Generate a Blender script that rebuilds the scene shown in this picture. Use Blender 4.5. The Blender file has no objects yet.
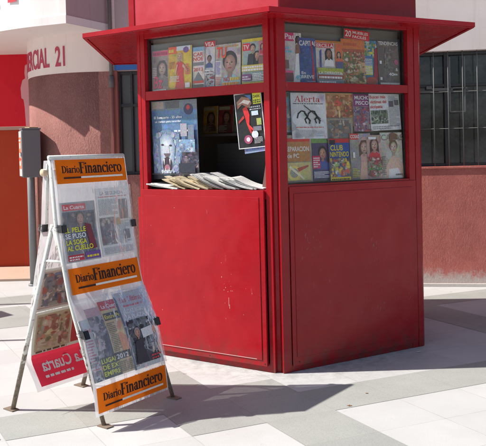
import bpy, bmesh, math, random
from mathutils import Vector, Matrix
R = math.radians
scene = bpy.context.scene
COL = scene.collection
random.seed(7)

# ------------------------------------------------------------------ camera
cam_d = bpy.data.cameras.new('camera'); cam = bpy.data.objects.new('camera', cam_d); COL.objects.link(cam)
PITCH, ROLL = 0.022, -0.024
cam.location = (0, 0, 1.55)
fwd = Vector((0, math.cos(PITCH), -math.sin(PITCH))); up0 = Vector((0, math.sin(PITCH), math.cos(PITCH))); rt0 = Vector((1, 0, 0))
c, s = math.cos(ROLL), math.sin(ROLL)
rt = rt0 * c + up0 * s      # image x axis in the world
up = up0 * c - rt0 * s
M = Matrix((rt, up, -fwd)).transposed().to_4x4(); M.translation = cam.location
cam.matrix_world = M
cam_d.sensor_width = 36; cam_d.lens = 697 / 486 * 36
cam_d.shift_y = -(223 - 164.4) / 486
cam_d.clip_end = 400; cam_d.clip_start = 0.05
scene.camera = cam

# ------------------------------------------------------------------ light
SUN_EL = R(46.6)
SHX, SHY = 1.0, 0.02            # direction in which shadows run on the ground
w = bpy.data.worlds.new('World'); scene.world = w; w.use_nodes = True
nt = w.node_tree; bg = nt.nodes['Background']; sky = nt.nodes.new('ShaderNodeTexSky')
sky.sky_type = 'NISHITA'; sky.sun_disc = False; sky.sun_elevation = SUN_EL
sky.sun_rotation = math.atan2(-SHX, -SHY); sky.air_density = 1.0; sky.dust_density = 1.5
nt.links.new(sky.outputs[0], bg.inputs[0]); bg.inputs[1].default_value = 0.088
sd = bpy.data.lights.new('sun', 'SUN'); sun = bpy.data.objects.new('sun', sd); COL.objects.link(sun)
sd.energy = 4.8; sd.angle = R(0.5); sd.color = (1.0, 0.965, 0.91)
hl = math.hypot(SHX, SHY)
d = Vector((SHX / hl * math.cos(SUN_EL), SHY / hl * math.cos(SUN_EL), -math.sin(SUN_EL)))
sun.rotation_euler = d.to_track_quat('-Z', 'Y').to_euler(); sun.location = (-8, 0, 9)
vs = scene.view_settings; vs.view_transform = 'Standard'; vs.look = 'None'; vs.exposure = 0.55; vs.gamma = 1; vs.use_curve_mapping = False
scene.cycles.max_bounces = 8; scene.cycles.transparent_max_bounces = 24
scene.cycles.use_denoising = True

# ------------------------------------------------------------------ materials
def lin(c):
    return tuple(((x / 255) / 12.92 if x / 255 <= 0.04045 else ((x / 255 + 0.055) / 1.055) ** 2.4) for x in c[:3])
def mat(name, base=(.5, .5, .5), rough=.6, metal=0, coat=0, spec=.5):
    m = bpy.data.materials.new(name); m.use_nodes = True
    b = m.node_tree.nodes['Principled BSDF']
    b.inputs['Base Color'].default_value = (*base, 1); b.inputs['Roughness'].default_value = rough
    b.inputs['Metallic'].default_value = metal; b.inputs['Coat Weight'].default_value = coat
    b.inputs['Specular IOR Level'].default_value = spec
    return m
class N:
    """tiny node helper"""
    def __init__(s, m): s.m = m; s.t = m.node_tree; s.b = s.t.nodes.get('Principled BSDF')
    def n(s, typ, **k):
        x = s.t.nodes.new(typ)
        for a, v in k.items(): setattr(x, a, v)
        return x
    def l(s, a, b): s.t.links.new(a, b)
    def coord(s, scale=(1, 1, 1), rot=(0, 0, 0)):
        g = s.n('ShaderNodeNewGeometry'); mp = s.n('ShaderNodeMapping')
        mp.inputs['Scale'].default_value = scale; mp.inputs['Rotation'].default_value = rot
        s.l(g.outputs['Position'], mp.inputs[0]); return mp.outputs[0]
    def noise(s, vec, scale, detail=4, rough=.55):
        x = s.n('ShaderNodeTexNoise'); x.inputs['Scale'].default_value = scale; x.inputs['Detail'].default_value = detail
        x.inputs['Roughness'].default_value = rough
        if vec is not None: s.l(vec, x.inputs['Vector'])
        return x.outputs['Fac']
    def ramp(s, fac, stops):
        x = s.n('ShaderNodeValToRGB'); cr = x.color_ramp
        while len(cr.elements) < len(stops): cr.elements.new(.5)
        for e, (p, col) in zip(cr.elements, stops):
            e.position = p; e.color = (*col, 1) if len(col) == 3 else col
        s.l(fac, x.inputs[0]); return x.outputs[0]
    def mix(s, fac, a, b, mode='MIX'):
        x = s.n('ShaderNodeMixRGB', blend_type=mode)
        for i, v in ((0, fac), (1, a), (2, b)):
            if isinstance(v, (int, float)): x.inputs[i].default_value = v
            elif isinstance(v, tuple): x.inputs[i].default_value = (*v, 1)
            else: s.l(v, x.inputs[i])
        return x.outputs[0]
    def math(s, op, a, b=0.0, cl=False):
        x = s.n('ShaderNodeMath', operation=op, use_clamp=cl)
        for i, v in ((0, a), (1, b)):
            if isinstance(v, (int, float)): x.inputs[i].default_value = v
            else: s.l(v, x.inputs[i])
        return x.outputs[0]
    def bump(s, h, strength=.3, dist=.01, nrm=None):
        x = s.n('ShaderNodeBump'); x.inputs['Strength'].default_value = strength; x.inputs['Distance'].default_value = dist
        s.l(h, x.inputs['Height'])
        if nrm is not None: s.l(nrm, x.inputs['Normal'])
        s.l(x.outputs[0], s.b.inputs['Normal']); return x.outputs[0]
g0 = lambda v: (v, v, v)

def paint_mat(name, base, dark, rough=.27, scuff=.5, streak=False):
    m = mat(name, base, rough, spec=.30); k = N(m)
    P = k.coord()
    big = k.noise(P, 2.3, 5, .6)
    colr = k.mix(k.ramp(big, [(.3, g0(0)), (.72, g0(1))]), dark, base)
    fine = k.noise(k.coord((1, 1, .25)), 38, 6, .7)
    colr = k.mix(k.math('MULTIPLY', k.ramp(fine, [(.66, g0(0)), (.78, g0(1))]), scuff), colr, tuple(min(1, x * .75 + .16) for x in base))
    if streak:
        st = k.noise(k.coord((9, 9, 1.3), (R(14), R(9), 0)), 3.2, 6, .75)
        colr = k.mix(k.math('MULTIPLY', k.ramp(st, [(.64, g0(0)), (.74, g0(1))]), .55), colr, (.34, .13, .13))
    # grime close to the pavement
    sx = k.n('ShaderNodeSeparateXYZ'); k.l(P, sx.inputs[0])
    low = k.math('MULTIPLY', k.ramp(sx.outputs[2], [(.0, g0(1)), (.22, g0(0))]), k.ramp(k.noise(P, 14, 5), [(.4, g0(0)), (.65, g0(1))]))
    colr = k.mix(k.math('MULTIPLY', low, .85), colr, (.085, .04, .03))
    k.l(colr, k.b.inputs['Base Color'])
    k.l(k.ramp(k.noise(P, 9, 5), [(.3, g0(rough - .08)), (.75, g0(rough + .16))]), k.b.inputs['Roughness'])
    k.bump(k.math('ADD', k.math('MULTIPLY', k.noise(P, 200, 2), .15), k.math('MULTIPLY', k.noise(P, 2.6, 2), 9.0)), .30, .006)
    return m
M_red = paint_mat('red_paint', (.38, .005, .012), (.31, .004, .010))
M_redr = paint_mat('red_paint_scuffed_shaded', (.30, .007, .012), (.255, .006, .011), rough=.26, streak=True)  # scuffs and streaks, base darkened for the faces turned from the sun
M_roofred = paint_mat('red_paint_sunlit', (.56, .06, .085), (.47, .035, .05), rough=.38, scuff=.2)  # lighter red: sun and gloss on the upper box put into the colour
M_dark = mat('dark_gasket', (.02, .018, .018), .6)
M_inner = mat('kiosk_inside', (.10, .09, .08), .8)
M_board = mat('grey_backing_board', (.18, .17, .145), .75)
M_blackdark = mat('dark_interior', (.025, .022, .02), .7)
M_clip = mat('black_clip', (.012, .012, .014), .35)
M_steel = mat('steel', (.5, .5, .5), .35, metal=1)
M_page = mat('paper_edge', (.62, .60, .56), .8)

def print_mat(name, rough, mixc=.55):
    m = mat(name, (.5, .5, .5), rough); k = N(m)
    a = k.n('ShaderNodeAttribute', attribute_name='ink')
    P = k.coord()
    cn = k.n('ShaderNodeTexNoise'); cn.inputs['Scale'].default_value = 62; cn.inputs['Detail'].default_value = 6; cn.inputs['Roughness'].default_value = .8; k.l(P, cn.inputs['Vector'])
    hs = k.n('ShaderNodeHueSaturation'); hs.inputs['Saturation'].default_value = 2.2; hs.inputs['Value'].default_value = 1.1; k.l(cn.outputs['Color'], hs.inputs['Color'])
    busy = k.mix(mixc, a.outputs['Color'], hs.outputs[0], 'OVERLAY')
    k.bump(k.noise(P, 9, 3), .5, .012)
    k.l(k.mix(.30, busy, k.ramp(k.noise(P, 95, 6, .85), [(.38, g0(.25)), (.6, g0(1))]), 'MULTIPLY'), k.b.inputs['Base Color'])
    return m
M_gloss = print_mat('glossy_print', .32)
M_news = print_mat('newsprint', .8, .25)

def glass_mat(name, tint, refl, rough=.02, haze=0.0):
    m = bpy.data.materials.new(name); m.use_nodes = True; k = N(m); k.t.nodes.clear()
    out = k.n('ShaderNodeOutputMaterial'); tr = k.n('ShaderNodeBsdfTransparent'); gl = k.n('ShaderNodeBsdfGlossy')
    tr.inputs[0].default_value = (*tint, 1); gl.inputs['Roughness'].default_value = rough
    lw = k.n('ShaderNodeFresnel'); lw.inputs[0].default_value = 1.5
    f = k.math('MULTIPLY', lw.outputs[0], refl, True)
    mx = k.n('ShaderNodeMixShader'); k.l(f, mx.inputs[0]); k.l(tr.outputs[0], mx.inputs[1]); k.l(gl.outputs[0], mx.inputs[2])
    if haze:
        df = k.n('ShaderNodeBsdfDiffuse'); df.inputs[0].default_value = (.75, .74, .70, 1)
        hz = k.ramp(k.noise(k.coord((1, 1, .4)), 5, 5, .7), [(.3, g0(haze * .4)), (.75, g0(haze * 1.5))])
        m2 = k.n('ShaderNodeMixShader'); k.l(hz, m2.inputs[0]); k.l(mx.outputs[0], m2.inputs[1]); k.l(df.outputs[0], m2.inputs[2]); mx = m2
    k.l(mx.outputs[0], out.inputs[0]); return m
M_glass = glass_mat('dusty_window_glass', (.99, .995, .995), .55, haze=.008)

def plastic_mat(name, clear, tint=(.93, .93, .95)):
    m = bpy.data.materials.new(name); m.use_nodes = True; k = N(m); k.t.nodes.clear()
    out = k.n('ShaderNodeOutputMaterial'); tr = k.n('ShaderNodeBsdfTransparent'); tr.inputs[0].default_value = (.97, .97, .97, 1)
    df = k.n('ShaderNodeBsdfDiffuse'); df.inputs[0].default_value = (*tint, 1)
    tl = k.n('ShaderNodeBsdfTranslucent'); tl.inputs[0].default_value = (*tint, 1)
    gl = k.n('ShaderNodeBsdfGlossy'); gl.inputs['Roughness'].default_value = .16
    P = k.coord((1, 1, .35))
    wr = k.math('ADD', k.math('MULTIPLY', k.noise(P, 7, 2, .5), .7), k.math('MULTIPLY', k.noise(P, 26, 2, .6), .3))
    bp = k.n('ShaderNodeBump'); bp.inputs['Strength'].default_value = .55; bp.inputs['Distance'].default_value = .02; k.l(wr, bp.inputs['Height'])
    for x in (gl, df): k.l(bp.outputs[0], x.inputs['Normal'])
    a = k.n('ShaderNodeMixShader'); a.inputs[0].default_value = .5; k.l(df.outputs[0], a.inputs[1]); k.l(tl.outputs[0], a.inputs[2])
    b = k.n('ShaderNodeMixShader'); k.l(k.ramp(wr, [(.3, g0(1 - clear - .12)), (.7, g0(1 - clear + .12))]), b.inputs[0])
    k.l(tr.outputs[0], b.inputs[1]); k.l(a.outputs[0], b.inputs[2])
    c_ = k.n('ShaderNodeMixShader'); lw = k.n('ShaderNodeFresnel'); lw.inputs[0].default_value = 1.45; k.l(bp.outputs[0], lw.inputs[1])
    k.l(k.math('MULTIPLY', lw.outputs[0], .7, True), c_.inputs[0]); k.l(b.outputs[0], c_.inputs[1]); k.l(gl.outputs[0], c_.inputs[2])
    k.l(c_.outputs[0], out.inputs[0]); return m
M_sheet = plastic_mat('milky_plastic', .30, (.82, .82, .85))
M_pocket = plastic_mat('clear_plastic', .84, (.90, .89, .93))
def banner_mat(name, col):
    m = bpy.data.materials.new(name); m.use_nodes = True; k = N(m); k.t.nodes.clear()
    out = k.n('ShaderNodeOutputMaterial'); df = k.n('ShaderNodeBsdfDiffuse'); tl = k.n('ShaderNodeBsdfTranslucent')
    a = k.n('ShaderNodeAttribute', attribute_name='ink'); mx = k.n('ShaderNodeMixShader'); mx.inputs[0].default_value = .5
    for x in (df, tl): k.l(a.outputs['Color'], x.inputs[0])
    k.l(df.outputs[0], mx.inputs[1]); k.l(tl.outputs[0], mx.inputs[2]); k.l(mx.outputs[0], out.inputs[0]); return m
M_through = banner_mat('translucent_print', None); M_header = banner_mat('header_print', None)

def tube_mat():
    m = mat('chipped_white_paint', (.7, .7, .66), .5); k = N(m); P = k.coord()
    sx = k.n('ShaderNodeSeparateXYZ'); k.l(P, sx.inputs[0])
    n1 = k.noise(P, 28, 6, .7)
    # bare rusty metal: more of it lower down where the feet are knocked and wet
    f = k.math('SUBTRACT', k.math('ADD', n1, .12), k.math('MULTIPLY', sx.outputs[2], .75))
    rust = k.ramp(f, [(.30, g0(0)), (.42, g0(1))])
    colr = k.mix(rust, (.66, .66, .61), k.ramp(k.noise(P, 60, 4), [(.3, (.10, .07, .05)), (.7, (.26, .21, .16))]))
    colr = k.mix(k.ramp(k.noise(P, 45, 5, .7), [(.58, g0(0)), (.66, g0(.7))]), colr, (.22, .2, .14))
    k.l(colr, k.b.inputs['Base Color']); k.bump(n1, .3, .002); return m
M_tube = tube_mat()
M_rust = mat('rusty_plate', (.20, .15, .11), .8)
M_rustedge = mat('rust_stain', (.10, .045, .03), .9)

def stucco_mat(name, ca, cb):
    m = mat(name, (.4, .15, .12), .9, spec=.2); k = N(m); P = k.coord()
    sx = k.n('ShaderNodeSeparateXYZ'); k.l(P, sx.inputs[0])
    base = k.ramp(k.noise(P, 5, 6, .65), [(.3, ca), (.7, cb)])
    base = k.mix(k.ramp(k.noise(k.coord((110, 110, 50)), 1.0, 4, .8), [(.5, g0(0)), (.64, g0(.55))]), base, (.68, .35, .30))
    chip = k.ramp(k.noise(k.coord((1, 1, .6)), 9, 7, .8), [(.66, g0(0)), (.70, g0(.75))])
    base = k.mix(chip, base, (.66, .45, .40))
    base = k.mix(k.ramp(k.noise(k.coord((1, 1, .35)), 2.0, 5, .65), [(.45, g0(0)), (.7, g0(.45))]), base, tuple(x * .72 for x in ca))
    # whitish worn strip at the foot of the wall
    lowf = k.math('SUBTRACT', k.math('ADD', k.math('MULTIPLY', k.noise(P, 22, 6, .75), .26), k.math('MULTIPLY', k.noise(P, 3, 3), .16)), k.math('MULTIPLY', sx.outputs[2], .75))
    base = k.mix(k.ramp(lowf, [(.06, g0(0)), (.15, g0(1))]), base, (.62, .52, .48))
    k.l(base, k.b.inputs['Base Color'])
    ridg = k.noise(k.coord((60, 60, 24)), 1.0, 4, .7)
    patch = k.ramp(k.noise(P, 3.0, 3), [(.4, g0(.45)), (.6, g0(1))])
    h = k.math('ADD', k.math('MULTIPLY', k.math('MULTIPLY', ridg, patch), 1.2), k.math('MULTIPLY', k.noise(P, 120, 5, .75), .6))
    k.bump(h, .85, .024); return m
M_stucco = stucco_mat('red_stucco', (.54, .145, .12), (.66, .205, .17)); M_stuccol = stucco_mat('dusty_red_stucco', (.34, .15, .13), (.43, .20, .17))
def plaster_mat(name, a, b, bm=.25):
    m = mat(name, a, .88, spec=.2); k = N(m); P = k.coord()
    colr = k.ramp(k.noise(P, 1.6, 6, .6), [(.3, a), (.7, b)])
    colr = k.mix(k.ramp(k.noise(k.coord((9, 9, .6)), 1.4, 5, .65), [(.55, g0(0)), (.8, g0(.4))]), colr, tuple(x * .75 for x in a))
    k.l(colr, k.b.inputs['Base Color']); k.bump(k.noise(P, 45, 5, .65), bm, .01); return m
M_white = plaster_mat('cream_plaster', (.72, .62, .58), (.80, .71, .67), .06)
M_slab = plaster_mat('white_plaster', (.76, .72, .69), (.80, .76, .73), .1)
M_mauve = plaster_mat('mauve_plaster', (.44, .33, .34), (.48, .37, .37))
M_shopred = plaster_mat('shop_red', (.58, .014, .028), (.62, .018, .03), .1)
M_shoporange = plaster_mat('shop_dark_red', (.40, .05, .022), (.44, .06, .026), .1)
M_letter = mat('sign_red_letters', (.45, .05, .09), .7)
M_pinkfig = mat('pale_pink_graphic', (.66, .30, .31), .6)
M_win = mat('dark_window_glass', (.02, .021, .022), .12, spec=.6)
_k = N(M_win); _k.l(_k.ramp(_k.noise(_k.coord(), 2.2, 6, .7), [(.45, (.014, .015, .016)), (.62, (.075, .075, .075))]), _k.b.inputs['Base Color'])  # paler mottling: pane reflections put into the glass colour
M_frame = mat('dark_window_frame', (.03, .03, .032), .5)
M_bar = mat('worn_grey_bars', (.11, .11, .105), .55)
M_pipe = mat('grey_downpipe', (.13, .11, .11), .7)
M_pipered = mat('painted_downpipe', (.36, .13, .10), .7)
M_blue = mat('blue_strip', (.03, .14, .42), .5)
M_metal = mat('grey_enamel', (.14, .145, .15), .45)
M_metall = mat('sunlit_enamel', (.46, .47, .45), .5)  # lit side of the service box, sunlight put into a paler colour

# pavement: pale terrazzo tiles laid on two skewed directions
UD = (math.cos(R(21.5)), math.sin(R(21.5))); VD = (math.cos(R(-59)), math.sin(R(-59)))
OX, OY = .509, 4.067
det = UD[0] * VD[1] - UD[1] * VD[0]
TA, TB = .44, .375
def paving_mat(name, c0, c1, speck):
    m = mat(name, c0, .62, spec=.35); k = N(m)
    P = k.coord(); sx = k.n('ShaderNodeSeparateXYZ'); k.l(P, sx.inputs[0])
    X = k.math('SUBTRACT', sx.outputs[0], OX); Y = k.math('SUBTRACT', sx.outputs[1], OY)
    a = k.math('DIVIDE', k.math('SUBTRACT', k.math('MULTIPLY', X, VD[1]), k.math('MULTIPLY', Y, VD[0])), det * TA)
    b = k.math('DIVIDE', k.math('SUBTRACT', k.math('MULTIPLY', Y, UD[0]), k.math('MULTIPLY', X, UD[1])), det * TB)
    def edge(v):
        f = k.math('ABSOLUTE', k.math('SUBTRACT', k.math('FRACT', v), .5))
        return k.ramp(f, [(.4945, g0(0)), (.498, g0(1))])
    gr = k.math('MAXIMUM', edge(a), edge(b))
    cid = k.n('ShaderNodeCombineXYZ'); k.l(k.math('FLOOR', a), cid.inputs[0]); k.l(k.math('FLOOR', b), cid.inputs[1])
    wn = k.n('ShaderNodeTexWhiteNoise'); wn.noise_dimensions = '3D'; k.l(cid.outputs[0], wn.inputs['Vector'])
    colr = k.mix(k.ramp(k.noise(P, 2.2, 5, .65), [(.3, g0(0)), (.7, g0(1))]), c0, c1)
    colr = k.mix(k.math('MULTIPLY', wn.outputs[0], .20), colr, tuple(x * .6 for x in c0))
    colr = k.mix(k.ramp(k.noise(P, 150, 3, .8), [(.5, g0(0)), (.68, g0(.5))]), colr, speck)
    colr = k.mix(k.ramp(k.noise(P, 6, 7, .75), [(.60, g0(0)), (.75, g0(.35))]), colr, tuple(x * .55 for x in c0))
    vo = k.n('ShaderNodeTexVoronoi'); vo.inputs['Scale'].default_value = 3.1; k.l(P, vo.inputs['Vector'])
    vs_ = k.n('ShaderNodeSeparateColor'); k.l(vo.outputs['Color'], vs_.inputs[0])
    spot = k.math('MULTIPLY', k.ramp(vo.outputs['Distance'], [(.035, g0(1)), (.055, g0(0))]), k.ramp(vs_.outputs[0], [(.35, g0(0)), (.4, g0(.5))]))
    colr = k.mix(spot, colr, (.16, .15, .14))
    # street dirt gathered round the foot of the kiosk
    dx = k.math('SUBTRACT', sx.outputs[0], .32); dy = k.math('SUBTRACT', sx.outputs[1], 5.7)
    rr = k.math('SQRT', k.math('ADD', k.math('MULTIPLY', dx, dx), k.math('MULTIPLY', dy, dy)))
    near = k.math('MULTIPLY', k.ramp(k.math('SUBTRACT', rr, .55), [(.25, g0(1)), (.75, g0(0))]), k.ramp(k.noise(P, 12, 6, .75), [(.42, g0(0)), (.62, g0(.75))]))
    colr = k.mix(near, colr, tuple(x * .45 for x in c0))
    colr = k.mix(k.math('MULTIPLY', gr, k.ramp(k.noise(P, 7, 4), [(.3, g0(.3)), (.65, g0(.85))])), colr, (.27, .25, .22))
    k.l(colr, k.b.inputs['Base Color'])
    k.bump(k.math('SUBTRACT', k.math('MULTIPLY', k.noise(P, 120, 4), .3), k.math('MULTIPLY', gr, .3)), .3, .002); return m
M_pave = paving_mat('white_terrazzo', (.49, .485, .47), (.555, .55, .535), (.40, .38, .36))
M_paveg = paving_mat('grey_terrazzo', (.335, .34, .315), (.39, .395, .365), (.17, .17, .155))

# ------------------------------------------------------------------ object helpers
def link(o, parent=None):
    COL.objects.link(o)
    if parent is not None: o.parent = parent; o.matrix_parent_inverse = parent.matrix_world.inverted()
    return o
def tag(o, label=None, cat=None, group=None, kind=None):
    if label: o['label'] = label
    if cat: o['category'] = cat
    if group: o['group'] = group
    if kind: o['kind'] = kind
    return o
def empty(name, loc, label, cat, group=None):
    o = bpy.data.objects.new(name, None); o.location = loc; o.empty_display_size = .1; link(o)
    o.matrix_world = Matrix.Translation(loc)
    return tag(o, label, cat, group)
def bmobj(name, bm, m, parent=None, smooth=False, origin=None):
    me = bpy.data.meshes.new(name); bmesh.ops.recalc_face_normals(bm, faces=bm.faces); 
    if origin is not None: bmesh.ops.translate(bm, verts=bm.verts, vec=-Vector(origin))
    bm.to_mesh(me); bm.free()
    me.materials.append(m)
    if smooth:
        for p in me.polygons: p.use_smooth = True
    o = bpy.data.objects.new(name, me)
    if origin is not None: o.location = origin; o.matrix_world = Matrix.Translation(origin)
    return link(o, parent)
def add_hex(bm, pts, bev=0.0):
    """8 points: bottom loop of 4, top loop of 4"""
    v = [bm.verts.new(p) for p in pts]
    fs = [(0, 1, 2, 3), (7, 6, 5, 4), (0, 4, 5, 1), (1, 5, 6, 2), (2, 6, 7, 3), (3, 7, 4, 0)]
    f = [bm.faces.new([v[i] for i in q]) for q in fs]
    if bev: bmesh.ops.bevel(bm, geom=list({e for x in f for e in x.edges}), offset=bev, segments=2, affect='EDGES', profile=.6)
def add_box(bm, x0, x1, y0, y1, z0, z1, bev=0.0, M4=None):
    p = [Vector(q) for q in ((x0, y0, z0), (x1, y0, z0), (x1, y1, z0), (x0, y1, z0), (x0, y0, z1), (x1, y0, z1), (x1, y1, z1), (x0, y1, z1))]
    if M4 is not None: p = [M4 @ q for q in p]
    add_hex(bm, p, bev)
def add_prism(bm, poly, z0, z1, bev=0):
    lo = [bm.verts.new((x, y, z0)) for x, y in poly]; hi = [bm.verts.new((x, y, z1)) for x, y in poly]; n = len(poly)
    fs = [bm.faces.new(lo), bm.faces.new(hi)] + [bm.faces.new((lo[i], lo[(i + 1) % n], hi[(i + 1) % n], hi[i])) for i in range(n)]
    if bev: bmesh.ops.bevel(bm, geom=list({e for f in fs for e in f.edges}), offset=bev, segments=2, affect='EDGES')
def add_tube(bm, pts, r, n=12, caps=True):
    pts = [Vector(p) for p in pts]; rings = []
    rr = r if isinstance(r, (list, tuple)) else [r] * len(pts)
    for i, p in enumerate(pts):
        t = (pts[min(i + 1, len(pts) - 1)] - pts[max(i - 1, 0)]).normalized()
        a = Vector((0, 0, 1)) if abs(t.z) < .9 else Vector((1, 0, 0))
        u = t.cross(a).normalized(); v = t.cross(u)
        rings.append([bm.verts.new(p + (u * math.cos(2 * math.pi * k / n) + v * math.sin(2 * math.pi * k / n)) * rr[i]) for k in range(n)])
    for a, b in zip(rings, rings[1:]):
        for k in range(n): bm.faces.new((a[k], a[(k + 1) % n], b[(k + 1) % n], b[k]))
    if caps: bm.faces.new(rings[0]); bm.faces.new(rings[-1])

# ---- printed matter: flat shapes with ink colours laid on a mapping (u, v, off) -> world
_tc = {}
def text_tris(s):
    if s in _tc: return _tc[s]
    cu = bpy.data.curves.new('t', 'FONT'); cu.body = s; cu.size = 1; cu.resolution_u = 3; cu.offset = .018
    o = bpy.data.objects.new('t', cu); COL.objects.link(o)
    dg = bpy.context.evaluated_depsgraph_get(); me = o.evaluated_get(dg).to_mesh(); me.calc_loop_triangles()
    V = [(v.co.x, v.co.y) for v in me.vertices]; T = [tuple(t.vertices) for t in me.loop_triangles]
    o.evaluated_get(dg).to_mesh_clear(); COL.objects.unlink(o); bpy.data.objects.remove(o); bpy.data.curves.remove(cu)
    x0 = min(v[0] for v in V); x1 = max(v[0] for v in V)
    V = [((x - x0) / (x1 - x0), y / .72) for x, y in V]
    _tc[s] = (V, T, (x1 - x0)); return _tc[s]
# hand-made serif letters (x-height .5, capitals .72)
def ring(cx, cy, rx, ry, tx, ty, a0=0, a1=360, n=26):
    P = []
    for i in range(n):
        q = []
        for k in (i, i + 1):
            a = R(a0 + (a1 - a0) * k / n)
            q += [(cx + rx * math.cos(a), cy + ry * math.sin(a)), (cx + (rx - tx) * math.cos(a), cy + (ry - ty) * math.sin(a))]
        P.append([q[0], q[2], q[3], q[1]])
    return P
def rc(x0, y0, x1, y1): return [[(x0, y0), (x1, y0), (x1, y1), (x0, y1)]]
def disc(cx, cy, r, n=10): return [[(cx + r * math.cos(2 * math.pi * k / n), cy + r * math.sin(2 * math.pi * k / n)) for k in range(n)]]
SER = {
 'i': (rc(.06, .03, .16, .47) + rc(0, 0, .22, .03) + rc(.0, .47, .16, .5) + disc(.11, .64, .062), .27),
 'l': (rc(.06, .03, .16, .73) + rc(0, 0, .22, .03) + rc(.0, .73, .16, .76), .27),
 'r': (rc(.06, .03, .16, .47) + rc(0, 0, .24, .03) + rc(0, .47, .16, .5) + ring(.28, .36, .12, .14, .05, .05, 50, 170, 8) + disc(.35, .43, .055), .42),
 'n': (rc(.06, .03, .16, .47) + rc(0, 0, .22, .03) + rc(0, .47, .16, .5) + ring(.28, .34, .16, .16, .10, .045, 0, 165, 14) + rc(.34, .03, .44, .34) + rc(.28, 0, .5, .03), .55),
 'a': (rc(.27, .06, .365, .36) + rc(.27, 0, .44, .06) + ring(.215, .36, .15, .15, .095, .03, 0, 165, 14) + disc(.09, .38, .05) + ring(.17, .145, .16, .15, .09, .035), .47),
 'c': (ring(.24, .25, .23, .26, .11, .035, 45, 318) + disc(.37, .40, .055), .46),
 'e': (ring(.24, .25, .23, .26, .10, .035, 0, 322) + rc(.12, .25, .465, .285), .51),
 'o': (ring(.25, .25, .24, .26, .10, .035), .54),
 't': (rc(.08, .06, .18, .64) + rc(0, .46, .29, .5) + ring(.2, .1, .12, .11, .10, .045, 180, 315, 10), .34),
 'F': (rc(.08, .03, .21, .69) + rc(0, 0, .3, .03) + rc(0, .69, .52, .72) + rc(.485, .54, .52, .69) + rc(.21, .35, .38, .385) + rc(.37, .28, .4, .45), .56),
 'D': (rc(.08, .03, .21, .69) + rc(0, 0, .26, .03) + rc(0, .69, .26, .72) + ring(.26, .36, .4, .36, .13, .035, -90, 90, 20), .72),
 'A': ([[(.05, .03), (.10, .03), (.36, .66), (.34, .74)], [(.46, .03), (.60, .03), (.38, .74), (.32, .74)]] + rc(.17, .22, .5, .255) + rc(-.02, 0, .18, .03) + rc(.38, 0, .68, .03), .70),
}
def serif_polys(s):
    P, x = [], 0
    for ch in s:
        g, adv = SER[ch]; P += [[(px + x, py) for px, py in q] for q in g]; x += adv
    return P, x
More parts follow.
